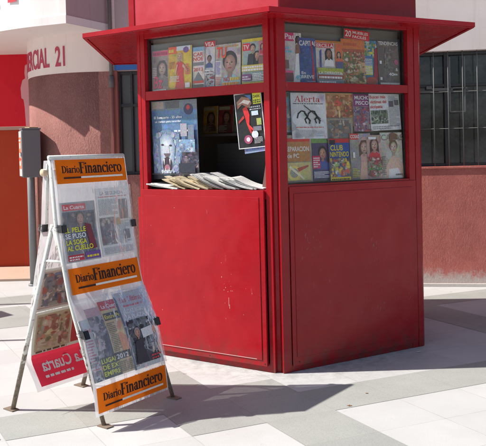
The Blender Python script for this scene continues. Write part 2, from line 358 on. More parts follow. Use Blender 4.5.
class Ink:
    """collects coloured shapes in unit coordinates of a rectangle W x H"""
    def __init__(s, mp, W, H, step=.0004, sub=1):
        s.bm = bmesh.new(); s.lay = s.bm.loops.layers.float_color.new('ink'); s.mp = mp; s.W = W; s.H = H; s.k = 0; s.step = step; s.sub = sub; s.rnd = random.Random(int(W * 1e5) + int(H * 1e6))
    def face(s, pts, col, off=None):
        off = s.k * s.step if off is None else off
        vs_ = [s.bm.verts.new(s.mp(u * s.W, v * s.H, off)) for u, v in pts]
        f = s.bm.faces.new(vs_)
        cc = (*[min(.86, x * 1.18) for x in lin(col)], 1)
        for lp in f.loops: lp[s.lay] = cc
    def grad(s, pts, cols):
        off = s.k * s.step
        f = s.bm.faces.new([s.bm.verts.new(s.mp(u * s.W, v * s.H, off)) for u, v in pts])
        for lp, c_ in zip(f.loops, cols): lp[s.lay] = (*[min(.86, x * 1.18) for x in lin(c_)], 1)
    def fan(s, cx, cy, pts, c1, c2):
        n = len(pts)
        for i in range(n): s.grad([(cx, cy), pts[i], pts[(i + 1) % n]], [c1, c2, c2])
    def e2(s, cx, cy, rx, ry, c1, c2, n=16, ox=0, oy=0):
        s.k += .5; s.fan(cx + ox * rx, cy + oy * ry, [(cx + rx * math.cos(2 * math.pi * i / n), cy + ry * math.sin(2 * math.pi * i / n)) for i in range(n)], c1, c2); return s
    def r(s, x0, y0, x1, y1, col):
        s.k += 1; n = max(1, int(math.ceil(abs(y1 - y0) * s.sub)))
        for i in range(n):
            a = y0 + (y1 - y0) * i / n; b = y0 + (y1 - y0) * (i + 1) / n
            s.face([(x0, a), (x1, a), (x1, b), (x0, b)], col)
        return s
    def e(s, cx, cy, rx, ry, col, n=18):
        s.k += 1; s.face([(cx + rx * math.cos(2 * math.pi * i / n), cy + ry * math.sin(2 * math.pi * i / n)) for i in range(n)], col); return s
    def p(s, pts, col): s.k += 1; s.face(pts, col); return s
    def t(s, txt, x, y, h, wd, col, slant=0):
        s.k += 1; V, T, _ = text_tris(txt)
        for tr in T: s.face([(x + V[i][0] * wd + V[i][1] * slant, y + V[i][1] * h) for i in tr], col)
        return s
    def serif(s, txt, x, y, h, wd, col):
        s.k += 1; P, L = serif_polys(txt)
        for q in P: s.face([(x + a / L * wd, y + b / .72 * h) for a, b in q], col)
        return s
    def lines(s, x0, y0, x1, y1, n, col, fill=.55):
        n = n if n < 3 else int(n * 1.7)
        s.k += 1
        for i in range(n):
            y = y1 - (i + 1) * (y1 - y0) / n; h = (y1 - y0) / n * fill; x = x0
            end = x1 - (s.rnd.random() < .3) * (x1 - x0) * .3
            while x < end:
                w_ = min(s.rnd.uniform(.03, .11) * (1 if x1 - x0 > .4 else .7) * (.5 if n >= 5 else 1), end - x)
                s.face([(x, y), (x + w_, y), (x + w_, y + h), (x, y + h)], col); x += w_ + (.011 if n >= 5 else .018)
        return s
    def blotch(s, x0, y0, x1, y1, cols, n, sz=.12):
        n = int(n * 4.5); sz0 = sz * .62
        for i in range(n):
            sz = sz0 * s.rnd.choice((.35, .5, .7, 1.0, 1.5)) * (1.3 if i < n * .3 else .8); cx = s.rnd.uniform(x0, x1); cy = s.rnd.uniform(y0, y1); a = s.rnd.uniform(0, 6); el = s.rnd.uniform(.5, 1.6); c1 = s.rnd.choice(cols); jt = s.rnd.uniform(.72, 1.22); c1 = tuple(min(250, int(x * jt * s.rnd.uniform(.93, 1.07))) for x in c1)
            k_ = s.rnd.randint(6, 10); q = []
            for j in range(k_):
                rr = sz * s.rnd.uniform(.3, .62); t = a + 2 * math.pi * j / k_; rr = rr * .5 + sz * .23
                q.append((min(x1, max(x0, cx + rr * el * math.cos(t))), min(y1, max(y0, cy + rr / el * math.sin(t) * s.W / s.H))))
            s.k += .05; mean = tuple(sum(c_[j] for c_ in cols) / len(cols) for j in range(3)); s.fan(cx, min(y1, max(y0, cy)), q, c1, tuple(.55 * m_ + .45 * x_ * .85 for m_, x_ in zip(mean, c1)))
        return s
    def portrait(s, cx, cy, sz, skin=(205, 160, 135), hair=(60, 42, 35), top=(40, 45, 70), long=True, body=True):
        a = s.W / s.H
        if body: s.p([(cx - 1.5 * sz, cy - 3.1 * sz * a), (cx - 1.3 * sz, cy - 1.9 * sz * a), (cx - .5 * sz, cy - 1.35 * sz * a), (cx + .5 * sz, cy - 1.35 * sz * a), (cx + 1.3 * sz, cy - 1.9 * sz * a), (cx + 1.5 * sz, cy - 3.1 * sz * a)], top)
        if long: s.p([(cx - 1.05 * sz, cy - 1.7 * sz * a), (cx - 1.1 * sz, cy + .3 * sz * a), (cx - .6 * sz, cy + 1.25 * sz * a), (cx + .5 * sz, cy + 1.3 * sz * a), (cx + 1.05 * sz, cy + .4 * sz * a), (cx + 1.1 * sz, cy - 1.6 * sz * a), (cx + .5 * sz, cy - 1.2 * sz * a), (cx - .5 * sz, cy - 1.2 * sz * a)], hair)
        else: s.e(cx, cy + .25 * sz * a, .95 * sz, 1.12 * sz * a, hair)
        s.r(cx - .3 * sz, cy - 1.6 * sz * a, cx + .3 * sz, cy - .7 * sz * a, tuple(int(x * .8) for x in skin))
        lo_ = tuple(int(x * .76) for x in skin); hi_ = tuple(min(252, int(x * 1.14)) for x in skin)
        s.e2(cx + .03 * sz, cy - .1 * sz * a, .74 * sz, 1.02 * sz * a, hi_, lo_, 20, -.25, .15)
        dk = tuple(int(x * .38) for x in skin)
        for q in (-1, 1):
            s.e(cx + q * .3 * sz - .04 * sz, cy + .06 * sz * a, .15 * sz, .075 * sz * a, dk, 8)
            s.r(cx + q * .3 * sz - .2 * sz, cy + .22 * sz * a, cx + q * .3 * sz + .13 * sz, cy + .26 * sz * a, tuple((a_ + b_) // 2 for a_, b_ in zip(hair, skin)))
        s.p([(cx - .02 * sz, cy + .05 * sz * a), (cx + .16 * sz, cy - .3 * sz * a), (cx - .08 * sz, cy - .3 * sz * a)], tuple(int(x * .78) for x in skin))
        s.e(cx + .02 * sz, cy - .56 * sz * a, .26 * sz, .09 * sz * a, tuple(int(x * y) for x, y in zip(skin, (.80, .52, .52))), 10)
        return s
    def done(s, name, m, parent):
        me = bpy.data.meshes.new(name); s.bm.to_mesh(me); s.bm.free(); me.materials.append(m)
        o = bpy.data.objects.new(name, me); return link(o, parent)

# ------------------------------------------------------------------ SETTING: pavement
bm = bmesh.new(); v = [bm.verts.new(q) for q in ((-60, -60, 0), (60, -60, 0), (60, 60, 0), (-60, 60, 0))]; bm.faces.new(v)
tag(bmobj('pavement', bm, M_pave), kind='structure')
def ab(a, b): return (OX + UD[0] * a + VD[0] * b, OY + UD[1] * a + VD[1] * b)
bm = bmesh.new()
def band(a0, a1, b0, b1):
    bm.faces.new([bm.verts.new((*ab(a, b), .0015)) for a, b in ((a0, b0), (a1, b0), (a1, b1), (a0, b1))])
def chevron(da, db, la=9, lb=9):
    # one grey chevron: a long arm along u and a long arm along v from the same corner
    band(da, da + la, db - TB, db); band(da - TA, da, db - 2 * TB + .07, db + lb)
chevron(0, 0, 2.0, 4.0)
band(-4 * TA, -TA, -2 * TB, -TB); band(-2 * TA, -TA, -TB, 0); band(-2 * TA, -TA, -3 * TB, -2 * TB)
band(2.52, 9, -2.36, -1.99); band(2.08, 2.52, -2.36, -.99); band(2.08, 2.52, -.99, 3)
band(-1.3, .4, -4.45, -4.0)
band(-.82 - TA, -.82, -3.9, -3.0)
band(-3.4, -2.2, 1.6, 2.0)
tag(bmobj('paving_bands', bm, M_paveg), kind='structure')
# raised doorway floor of the shop on the left
bm = bmesh.new(); add_box(bm, -9, -2.56, 8.50, 9.6, 0, .03, .006)
tag(bmobj('doorway_floor', bm, plaster_mat('tan_floor', (.46, .33, .25), (.52, .38, .29), .1)), kind='structure')

# ------------------------------------------------------------------ corner building
WY = lambda x: 7.75 - .068 * x if x <= .1 else 7.743 - (x - .1) * .01 if x <= 1.0 else 7.734 - .145 * (x - 1.0)
DC = (-1.65, 8.86)
bld = empty('corner_building', (-1.6, 8.6, 0), 'corner building with rounded red stucco wall, cream band and overhanging white slab', 'building')
def drum(a, r=1.0): return (DC[0] + r * math.cos(R(a)), DC[1] + r * math.sin(R(a)))
wall_path = [(-2.65, 9.6)] + [drum(-180 + i * (86 / 140)) for i in range(141)]
def strip(path, z0, z1, off=0, bm=None, nz=1):
    """thin solid wall following a plan path, 0.2 m thick"""
    bm = bm or bmesh.new(); n = len(path); P = [Vector((*p, 0)) for p in path]; N_ = []
    for i in range(n):
        t = (P[min(i + 1, n - 1)] - P[max(i - 1, 0)]).normalized(); N_.append(Vector((t.y, -t.x, 0)))
    rows = []
    for k, (o, z) in enumerate(((off, z0), (off, z1), (off - .2, z1), (off - .2, z0))):
        rows.append([bm.verts.new((P[i].x + N_[i].x * o, P[i].y + N_[i].y * o, z)) for i in range(n)])
    for a in range(4):
        A, B = rows[a], rows[(a + 1) % 4]
        for i in range(n - 1): bm.faces.new((A[i], A[i + 1], B[i + 1], B[i]))
    bm.faces.new([r_[0] for r_ in rows]); bm.faces.new([r_[-1] for r_ in rows])
    return bm
p_end = wall_path[-1]
XL, XR = -1.40, .1     # left window
XA, XB = 1.86, 6.6      # right window
# rounded wall: red stucco up to the cream band
lp = wall_path + [(x, WY(x)) for x in (-1.6, XL)]
o = bmobj('lower_wall', strip(lp, 0, 2.46), M_stuccol, bld)
for p in o.data.polygons: p.use_smooth = abs(p.normal.z) < .5 and p.area < .3
o = bmobj('cream_band', strip([(-2.65, 9.6)] + wall_path[1:] + [(x, WY(x)) for x in (-1.6, XL)], 2.46, 4.4, .004), M_white, bld)
for p in o.data.polygons: p.use_smooth = abs(p.normal.z) < .5
bmobj('lower_wall', strip([(XL, WY(XL)), (XR, WY(XR))], 0, 1.29), M_stuccol, bld)
bmobj('lower_wall', strip([(XR, WY(XR)), (1.0, WY(1.0)), (XA, WY(XA))], 0, 2.50), M_stucco, bld)
bmobj('lower_wall', strip([(XA, WY(XA)), (XB, WY(XB))], 0, 1.31), M_stucco, bld)
bmobj('lower_wall', strip([(XB, WY(XB)), (14, WY(14))], 0, 2.56), M_stucco, bld)
bmobj('upper_wall', strip([(XL, WY(XL)), (XR, WY(XR))], 2.46, 4.4, .002), M_mauve, bld)
bmobj('upper_wall', strip([(XR, WY(XR)), (1.0, WY(1.0)), (XA, WY(XA))], 2.50, 4.4, .002), M_white, bld)
bmobj('upper_wall', strip([(XA, WY(XA)), (XB, WY(XB))], 2.56, 4.4, .002), M_white, bld)
bmobj('upper_wall', strip([(XB, WY(XB)), (14, WY(14))], 2.56, 4.4, .002), M_white, bld)
bm = bmesh.new(); add_box(bm, 0, 13.0, -.02, .22, .0, .035, .004, Matrix.Translation((1.0, WY(1.0), 0)) @ Matrix.Rotation(math.atan(-.145), 4, 'Z'))
bmobj('wall_foot', bm, plaster_mat('pale_kerb', (.55, .50, .47), (.62, .57, .53)), bld)
# building mass behind the walls so nothing shows through windows
bm = bmesh.new(); add_prism(bm, [(-2.4, 9.55), (-2.4, 9.0), (-1.6, 8.3), (1, 7.97), (14, 5.9), (14, 14), (-2.4, 14)], 0.02, 4.38)
bmobj('inner_block', bm, M_blackdark, bld)
# overhanging slab
sl = [(-3.62, 9.75), (-3.52, 9.2), (-3.38, 8.7), (-3.20, 8.25), (-2.98, 7.93), (-2.68, 7.69), (-2.31, 7.47), (-1.95, 7.32), (-1.80, 7.26)]
def smooth(P, n=6):
    out = []
    for i in range(len(P) - 1):
        a, b, c_, d_ = P[max(i - 1, 0)], P[i], P[i + 1], P[min(i + 2, len(P) - 1)]
        for k in range(n):
            t = k / n; out.append(tuple(.5 * (2 * b[j] + (c_[j] - a[j]) * t + (2 * a[j] - 5 * b[j] + 4 * c_[j] - d_[j]) * t * t + (3 * b[j] - a[j] - 3 * c_[j] + d_[j]) * t ** 3) for j in (0, 1)))
    return out + [P[-1]]
sl = [(-3.75, 11.5)] + smooth(sl) + [(-1.47, 7.84), (-1.2, 8.2), (-2, 11.5)]
bm = bmesh.new(); add_prism(bm, sl, 2.90, 2.985); bmobj('slab_edge', bm, M_slab, bld)
ins = [(x + .012 * (1 if x < -1.9 else 0), y + .012) for x, y in sl]
bm = bmesh.new(); add_prism(bm, ins, 2.987, 3.5); o = bmobj('parapet', bm, M_slab, bld)
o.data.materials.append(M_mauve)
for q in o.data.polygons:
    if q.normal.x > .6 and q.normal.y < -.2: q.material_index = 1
# corner post of balcony side face, thin shadow gap
def arc_text(name, txt, a_end, h, adv, z, r, parent, pathfn=None):
    bm = bmesh.new(); V, T, L = text_tris(txt); tot = adv * len(txt)
    for side, rr in ((0, r + .006),):
        for tr in T:
            q = []
            for i in tr:
                a = a_end - tot * (1 - V[i][0]); x, y = drum(a, rr) if pathfn is None else pathfn(a, .012)
                q.append(bm.verts.new((x, y, z + V[i][1] * h)))
            bm.faces.new(q)
    ex = bmesh.ops.extrude_face_region(bm, geom=bm.faces[:])
    cen = Vector((DC[0], DC[1], 0))
    for v_ in [g for g in ex['geom'] if isinstance(g, bmesh.types.BMVert)]:
        dd = (Vector((v_.co.x, v_.co.y, 0)) - cen).normalized(); v_.co -= dd * .010
    return bmobj(name, bm, M_letter, parent)
arc_text('wall_lettering', 'COMERCIAL  21', -109.6, .225, 5.0, 2.545, 1.004, bld)
# letters on the slab face above: E and L
def slab_pt(t, off):
    a = Vector((-2.98, 7.92)); b = Vector((-2.68, 7.70)); c_ = Vector((-2.31, 7.47)); e_ = Vector((-1.92, 7.31))
    pts = [a, b, c_, e_]; L = [(q - p).length for p, q in zip(pts, pts[1:])]
    for i, l_ in enumerate(L):
        if t <= l_ or i == 2:
            q = pts[i] + (pts[i + 1] - pts[i]) * (t / l_); dr = (pts[i + 1] - pts[i]).normalized(); return (q.x + dr.y * off, q.y - dr.x * off + .004)
        t -= l_
bm = bmesh.new()
for ch, x0, z0 in (('L', .30, 3.17), ('E', .585, 3.20)):
    V, T, L = text_tris(ch)
    for tr in T: bm.faces.new([bm.verts.new((*slab_pt(x0 + V[i][0] * .13, .010), z0 + V[i][1] * .30)) for i in tr])
bmobj('slab_lettering', bm, mat('bright_red_letters', (.55, .03, .05), .6), bld)
# downpipes
bm = bmesh.new(); add_tube(bm, [(-1.445, 7.80, 2.28), (-1.445, 7.80, 4.3)], .022, 10); add_tube(bm, [(-1.445, 7.80, 2.27), (-1.445, 7.80, 2.40)], .03, 10)
dp = bmobj('downpipe', bm, M_pipe, bld, True)
bm = bmesh.new(); add_tube(bm, [(-1.445, 7.80, 0.05), (-1.445, 7.80, 2.29)], .024, 10)
bmobj('downpipe', bm, M_pipered, bld, True)
# left window
TW = Matrix.Rotation(math.atan(-.068), 4, 'Z')
def wbox(bm, x0, x1, y0, y1, z0, z1, bev=0): add_box(bm, 0, (x1 - x0), y0, y1, z0, z1, bev, Matrix.Translation((x0, WY(x0), 0)) @ (TW if x0 < .5 else Matrix.Rotation(math.atan(-.145), 4, 'Z')))
bm = bmesh.new()
for q in ((XL, XL + .035), (XL + .145, XL + .17), (XL + .36, XL + .385), (-.6, -.57), (XR - .035, XR)): wbox(bm, *q, .05, .09, 1.29, 2.46, .003)
for z in (1.29, 2.06, 2.425): wbox(bm, XL + .002, XR - .002, .055, .085, z, z + .032, .003)
wl = bmobj('window', bm, M_frame, bld)
bm = bmesh.new(); wbox(bm, XL, XR, .10, .106, 1.29, 2.46)
bmobj('pane', bm, mat('grey_window_glass', (.10, .10, .10), .25), wl)
bm = bmesh.new(); wbox(bm, XL - .03, XL + .012, -.012, .1, .02, 2.46, .004); bmobj('window_jamb', bm, M_pipered, bld)
bm = bmesh.new(); wbox(bm, XL - .01, XR, -.03, .03, 2.468, 2.525, .004)
bmobj('blue_strip', bm, M_blue, bld)
# right window with grille
bm = bmesh.new()
for x in (XA, 2.21, 3.1, 4.0, 4.9, 5.8, XB - .04): wbox(bm, x, x + .045, .09, .14, 1.31, 2.56, .003)
for z in (1.31, 2.18, 2.525): wbox(bm, XA + .002, XB - .002, .095, .135, z, z + .03, .003)
wr = bmobj('window', bm, M_frame, bld)
bm = bmesh.new(); wbox(bm, XA, XB, .15, .156, 1.31, 2.56); bmobj('pane', bm, M_win, wr)
bm = bmesh.new()
x = XA + .085
while x < XB: 
    p = (x, WY(x) + .03, 1.31); add_tube(bm, [(p[0], p[1], 1.312), (p[0], p[1], 2.558)], .0055, 8); x += .151
for z in (1.72, 2.12): add_tube(bm, [(XA, WY(XA) + .036, z), (XB, WY(XB) + .036, z)], .003, 8)
bmobj('grille', bm, M_bar, wr, True)
bm = bmesh.new()   # broken pale strips and a small hinged pane frame behind the glass bars
for q in ((2.02, 2.08, 2.155, 2.19), (2.08, 2.30, 2.135, 2.165), (2.30, 2.45, 2.15, 2.17), (1.95, 2.10, 2.12, 2.14), (2.26, 2.275, 1.90, 2.50), (2.415, 2.43, 1.90, 2.50), (2.26, 2.43, 1.895, 1.91), (2.26, 2.43, 2.15, 2.16)):
    wbox(bm, q[0], q[1], .074, .084, q[2], q[3], .001)
bmobj('inner_casement', bm, mat('pale_frame', (.13, .13, .125), .6), wr)
bm = bmesh.new(); wbox(bm, XA - .02, XB, -.012, .1, 1.285, 1.309, .004); bmobj('window_sill', bm, M_stucco, bld)

# red shop front in the recess on the left
shop = empty('shop_front', (-4, 9.5, 0), 'recessed shop front with bright red panel above dark orange wall', 'shop')
bm = bmesh.new(); add_box(bm, -9, -2.62, 9.45, 9.6, .031, 1.88); bmobj('lower_wall', bm, M_shoporange, shop)
bm = bmesh.new(); add_box(bm, -9, -2.62, 9.43, 9.6, 1.93, 3.4); up_ = bmobj('upper_panel', bm, M_shopred, shop)
bm = bmesh.new(); add_box(bm, -9, -2.62, 9.38, 9.58, 1.882, 1.928, .004); bmobj('ledge', bm, mat('tan_ledge', (.42, .25, .19), .7), shop)
def fig(u, v): return (-2.985 + u * .17, 9.425, 1.93 + v * .86)
bm = bmesh.new()
for poly in ([(.40, .0), (.34, .3), (.26, .42), (.10, .44), (.06, .60), (.22, .72), (.44, .75), (.40, .84), (.46, .95), (.60, .97), (.68, .88), (.62, .75), (.84, .71), (.96, .58), (.92, .42), (.80, .40), (.74, .2), (.72, .0)],):
    bm.faces.new([bm.verts.new(fig(*q)) for q in poly])
ex = bmesh.ops.extrude_face_region(bm, geom=bm.faces[:])
for g in ex['geom']:
    if isinstance(g, bmesh.types.BMVert): g.co.y += .003
bmobj('figure_graphic', bm, M_pinkfig, up_)

# ------------------------------------------------------------------ meter box on its post
mp_ = empty('meter_post', (-2.48, 8.20, 0), 'grey metal service box on a round post beside the red shop front', 'utility box')
bm = bmesh.new(); add_tube(bm, [(-2.50, 8.20, 0), (-2.50, 8.20, 1.78)], .044, 18); add_tube(bm, [(-2.50, 8.20, 0), (-2.50, 8.20, .02)], .065, 18)
bmobj('post', bm, mat('grey_post', (.21, .22, .225), .5), mp_, True)
TM = Matrix.Translation((-2.445, 8.03, 1.285)) @ Matrix.Rotation(R(26), 4, 'Z')
bm = bmesh.new(); add_box(bm, -.10, .10, -.10, .10, .0, .545, .006, TM); cb = bmobj('cabinet', bm, M_metal, mp_)
bm = bmesh.new(); add_box(bm, -.104, .108, -.106, .106, .547, .563, .003, TM); bmobj('lid', bm, M_metal, cb)
bm = bmesh.new(); add_box(bm, -.112, -.101, -.092, .092, .015, .53, .003, TM); dr = bmobj('door', bm, M_metall, cb)
bm = bmesh.new(); add_box(bm, -.125, -.113, -.09, -.078, .24, .29, .003, TM); bmobj('latch', bm, M_steel, dr)
mpf = lambda u, v, o: TM @ Vector((-.1135 - o, .075 - u, .10 + v))
Ink(mpf, .15, .36).r(0, 0, 1, 1, (214, 106, 70)).r(.2, .1, .6, .24, (245, 240, 235)).r(.2, .36, .7, .5, (240, 240, 240)).r(.3, .64, .7, .82, (245, 240, 235)).r(.1, .88, .9, .92, (250, 250, 250)).r(0, .28, 1, .33, (230, 60, 50)).done('notice', M_news, dr)
# bits of rubbish on top
bm = bmesh.new(); add_box(bm, -.03, .08, -.05, .06, .564, .577, .004, TM @ Matrix.Rotation(R(20), 4, 'Z'))
tag(bmobj('cardboard_scrap', bm, mat('cardboard', (.45, .33, .2), .9)), 'small tan cardboard scrap lying on top of the grey service box', 'scrap')

# ------------------------------------------------------------------ KIOSK
P1 = Vector((-.797, 5.356, 0)); P2 = Vector((.230, 4.741, 0)); P3 = Vector((1.370, 5.342, 0))
P4 = Vector((1.45, 6.50, 0)); P6 = Vector((-.70, 6.53, 0)); KC = Vector((.32, 5.75, 0))
class Face:
    def __init__(s, a, b): s.a = a; s.L = (b - a).length; s.d = (b - a).normalized(); s.n = Vector((s.d.y, -s.d.x, 0))
    def p(s, u, z, o=0): return s.a + s.d * u + s.n * o + Vector((0, 0, z))
    def box(s, bm, u0, u1, z0, z1, o0, o1, bev=.002):
        add_hex(bm, [s.p(u0, z0, o1), s.p(u1, z0, o1), s.p(u1, z0, o0), s.p(u0, z0, o0), s.p(u0, z1, o1), s.p(u1, z1, o1), s.p(u1, z1, o0), s.p(u0, z1, o0)], bev)
FL, FR = Face(P1, P2), Face(P2, P3)
kio = empty('newspaper_kiosk', (KC.x, KC.y, 0), 'red painted five sided metal newspaper kiosk with flat canopy and magazine windows', 'kiosk')
ZT = 2.44
# corner posts
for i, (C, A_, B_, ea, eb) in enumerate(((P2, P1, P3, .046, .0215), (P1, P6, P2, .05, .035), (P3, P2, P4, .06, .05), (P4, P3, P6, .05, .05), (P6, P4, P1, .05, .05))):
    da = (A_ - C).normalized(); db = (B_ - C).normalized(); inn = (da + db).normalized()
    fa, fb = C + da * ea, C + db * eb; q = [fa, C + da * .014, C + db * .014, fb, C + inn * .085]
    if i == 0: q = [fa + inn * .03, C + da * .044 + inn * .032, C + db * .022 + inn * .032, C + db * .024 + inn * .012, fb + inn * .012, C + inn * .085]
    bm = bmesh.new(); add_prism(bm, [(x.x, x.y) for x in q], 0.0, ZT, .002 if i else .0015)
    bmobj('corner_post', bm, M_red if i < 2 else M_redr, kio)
# left front face
f = FL; L = f.L
bm = bmesh.new()
f.box(bm, .036, .075, .0, ZT, -.05, -.002); f.box(bm, L - .09, L - .047, .0, ZT, -.05, -.002)
f.box(bm, .0755, L - .0905, 2.405, ZT, -.045, -.004); f.box(bm, .0755, L - .0905, 1.938, 2.004, -.045, -.004)
f.box(bm, .0755, L - .0905, 1.20, 1.262, -.045, -.006); f.box(bm, .0755, L - .0905, .0, .06, -.045, -.004)
bmobj('window_frame', bm, M_red, kio)
bm = bmesh.new(); f.box(bm, .03, L - .098, .045, 1.262, -.001, .022, .003)
pn = bmobj('front_panel', bm, M_red, kio)
bm = bmesh.new(); f.box(bm, .075, L - .135, .085, 1.215, .0222, .027, .002); bmobj('inner_sheet', bm, M_red, pn)
bm = bmesh.new()
rnd = random.Random(3)
for i in range(26):
    u = rnd.choice([rnd.uniform(.1, 1.0), rnd.gauss(.78, .06)]); z = rnd.gauss(.62, .28) if i > 8 else rnd.uniform(.4, .75)
    if .1 < u < 1.04 and .1 < z < 1.2:
        a = rnd.uniform(.001, .0035); b = a * rnd.uniform(1, 2.6); f.box(bm, u, u + a, z, z + b, .0271, .0274, 0)
f.box(bm, .80, .802, .44, .50, .0271, .0273, 0); f.box(bm, .806, .808, .42, .45, .0271, .0273, 0)
f.box(bm, .14, .145, .14, .142, .0271, .0273, 0); f.box(bm, .20, 1.02, .089, .0925, .0271, .0273, 0)
bmobj('paint_chips', bm, mat('chipped_paint', (.62, .42, .40), .7), pn)
for u in (.62, L - .12):
    bm = bmesh.new(); f.box(bm, u, u + .008, .058, .066, .0222, .024, .001); bmobj('rivet', bm, M_dark, pn)
bm = bmesh.new(); f.box(bm, -.012, .028, .05, 1.20, -.045, .010, .003); bmobj('hinge_strip', bm, M_red, kio)
# window gasket (dark inner reveal)
def gasket(f, u0, u1, z0, z1, o0=-.058, o1=-.046, t=.012):
    bm = bmesh.new(); f.box(bm, u0, u0 + t, z0, z1, o0, o1, .001); f.box(bm, u1 - t, u1, z0, z1, o0, o1, .001)
    f.box(bm, u0 + t, u1 - t, z1 - t, z1, o0, o1, .001); f.box(bm, u0 + t, u1 - t, z0, z0 + t * .5, o0, o1, .001); bmobj('gasket', bm, M_dark, kio)
gasket(FL, .072, L - .085, 1.995, 2.41)
gasket(FR, .085, FR.L - .118, 1.995, 2.428); gasket(FR, .085, FR.L - .118, 1.295, 1.95)
def pane(f, u0, u1, z0, z1, o=-.05):
    bm = bmesh.new(); bm.faces.new([bm.verts.new(f.p(*q, o)) for q in ((u0, z0), (u1, z0), (u1, z1), (u0, z1))]); bmobj('glass_pane', bm, M_glass, kio)
pane(FL, .074, L - .088, 1.99, 2.415, -.047)
pane(FR, .088, FR.L - .12, 1.99, 2.43, -.045); pane(FR, .088, FR.L - .12, 1.285, 1.955, -.045)
# right front face
f = FR; L2 = f.L
bm = bmesh.new()
f.box(bm, .022, .088, .0, ZT, -.05, -.002); f.box(bm, L2 - .12, L2 - .062, .0, ZT, -.05, -.002)
f.box(bm, .0885, L2 - .1205, 2.42, ZT, -.045, -.004); f.box(bm, .0885, L2 - .1205, 1.945, 2.004, -.045, -.004)
f.box(bm, .0885, L2 - .1205, 1.25, 1.297, -.045, -.004); f.box(bm, .0885, L2 - .1205, .0, .05, -.045, -.004)
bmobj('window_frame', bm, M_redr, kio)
bm = bmesh.new(); f.box(bm, .092, L2 - .066, .04, 1.283, -.003, .006, .003)
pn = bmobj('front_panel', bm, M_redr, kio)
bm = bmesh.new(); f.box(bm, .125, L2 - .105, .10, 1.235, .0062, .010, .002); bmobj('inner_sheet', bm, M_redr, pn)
bm = bmesh.new()
for i in range(70):
    u, z = rnd.choice([(rnd.gauss(.26, .05), rnd.gauss(.90, .06)), (rnd.gauss(.30, .05), rnd.gauss(.88, .04)), (rnd.gauss(.80, .02), rnd.gauss(.80, .06)), (rnd.uniform(.15, 1.1), rnd.uniform(.2, 1.1)), (rnd.gauss(.9, .12), rnd.gauss(.4, .03))])
    if .14 < u < 1.15 and .12 < z < 1.2:
        a = rnd.uniform(.0006, .0022); b = rnd.choice([rnd.uniform(.003, .02), rnd.uniform(.01, .035)])
        sh = rnd.uniform(.0, .55) * b
        v = [bm.verts.new(f.p(*q, .0104)) for q in ((u, z), (u + a, z), (u + a + sh, z + b), (u + sh, z + b))]; bm.faces.new(v)
bmobj('scratches', bm, mat('pale_scratches', (.34, .17, .17), .7), pn)
for u in (.14, L2 - .11, L2 - .16):
    bm = bmesh.new(); f.box(bm, u, u + .009, .062, .070, .0062, .008, .001); bmobj('rivet', bm, M_dark, pn)
# other four sides: plain closed panels
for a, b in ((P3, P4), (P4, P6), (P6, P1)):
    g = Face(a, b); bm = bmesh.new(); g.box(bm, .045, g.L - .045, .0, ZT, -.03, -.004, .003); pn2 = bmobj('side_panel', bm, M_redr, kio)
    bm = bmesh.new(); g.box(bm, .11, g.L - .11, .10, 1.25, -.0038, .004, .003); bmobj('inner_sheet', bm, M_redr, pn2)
# ceiling, floor, interior lining
hexp = [P1, P2, P3, P4, P6]
def inset(k): return [((KC + (q - KC) * k).x, (KC + (q - KC) * k).y) for q in hexp]
bm = bmesh.new(); add_prism(bm, inset(.955), ZT - .015, ZT - .002); bmobj('ceiling', bm, M_inner, kio)
bm = bmesh.new(); add_prism(bm, inset(.94), .01, .04); bmobj('floor', bm, M_inner, kio)
bm = bmesh.new()
for a, b in ((P3, P4), (P4, P6), (P6, P1)):
    g = Face(a, b); g.box(bm, .04, g.L - .04, .05, ZT - .02, -.045, -.034, 0)
bmobj('inner_lining', bm, mat('dark_lining', (.30, .25, .20), .8), kio)
# backing boards behind the magazine rows
for g, u0, u1, z0, z1 in ((FL, .07, 1.12, 1.985, 2.425), (FR, .08, 1.18, 1.985, 2.43), (FR, .08, 1.18, 1.28, 1.96)):
    bm = bmesh.new(); g.box(bm, u0, u1, z0, z1, -.135, -.125, 0); bmobj('backing_board', bm, M_board, kio)
    bm = bmesh.new(); g.box(bm, u0, u1, z0 - .012, z0 + .012, -.125, -.055, .002); bmobj('shelf', bm, M_board, kio)
# counter behind the opening
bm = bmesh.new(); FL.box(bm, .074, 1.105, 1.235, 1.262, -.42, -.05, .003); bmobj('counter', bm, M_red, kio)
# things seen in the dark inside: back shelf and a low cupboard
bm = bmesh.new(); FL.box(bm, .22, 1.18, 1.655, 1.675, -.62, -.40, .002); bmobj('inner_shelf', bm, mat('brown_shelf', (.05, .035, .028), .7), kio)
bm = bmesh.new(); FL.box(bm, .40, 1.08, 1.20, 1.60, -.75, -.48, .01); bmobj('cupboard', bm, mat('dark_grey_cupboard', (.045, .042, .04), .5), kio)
# slanted jamb board at the right of the opening
bm = bmesh.new(); add_hex(bm, [FL.p(1.02, 1.262, -.10), FL.p(1.10, 1.262, -.10), FL.p(1.10, 1.262, -.115), FL.p(1.02, 1.262, -.115), FL.p(1.085, 1.60, -.10), FL.p(1.10, 1.60, -.10), FL.p(1.10, 1.60, -.115), FL.p(1.085, 1.60, -.115)])
bmobj('jamb_board', bm, mat('brown_board', (.16, .08, .07), .5), kio)
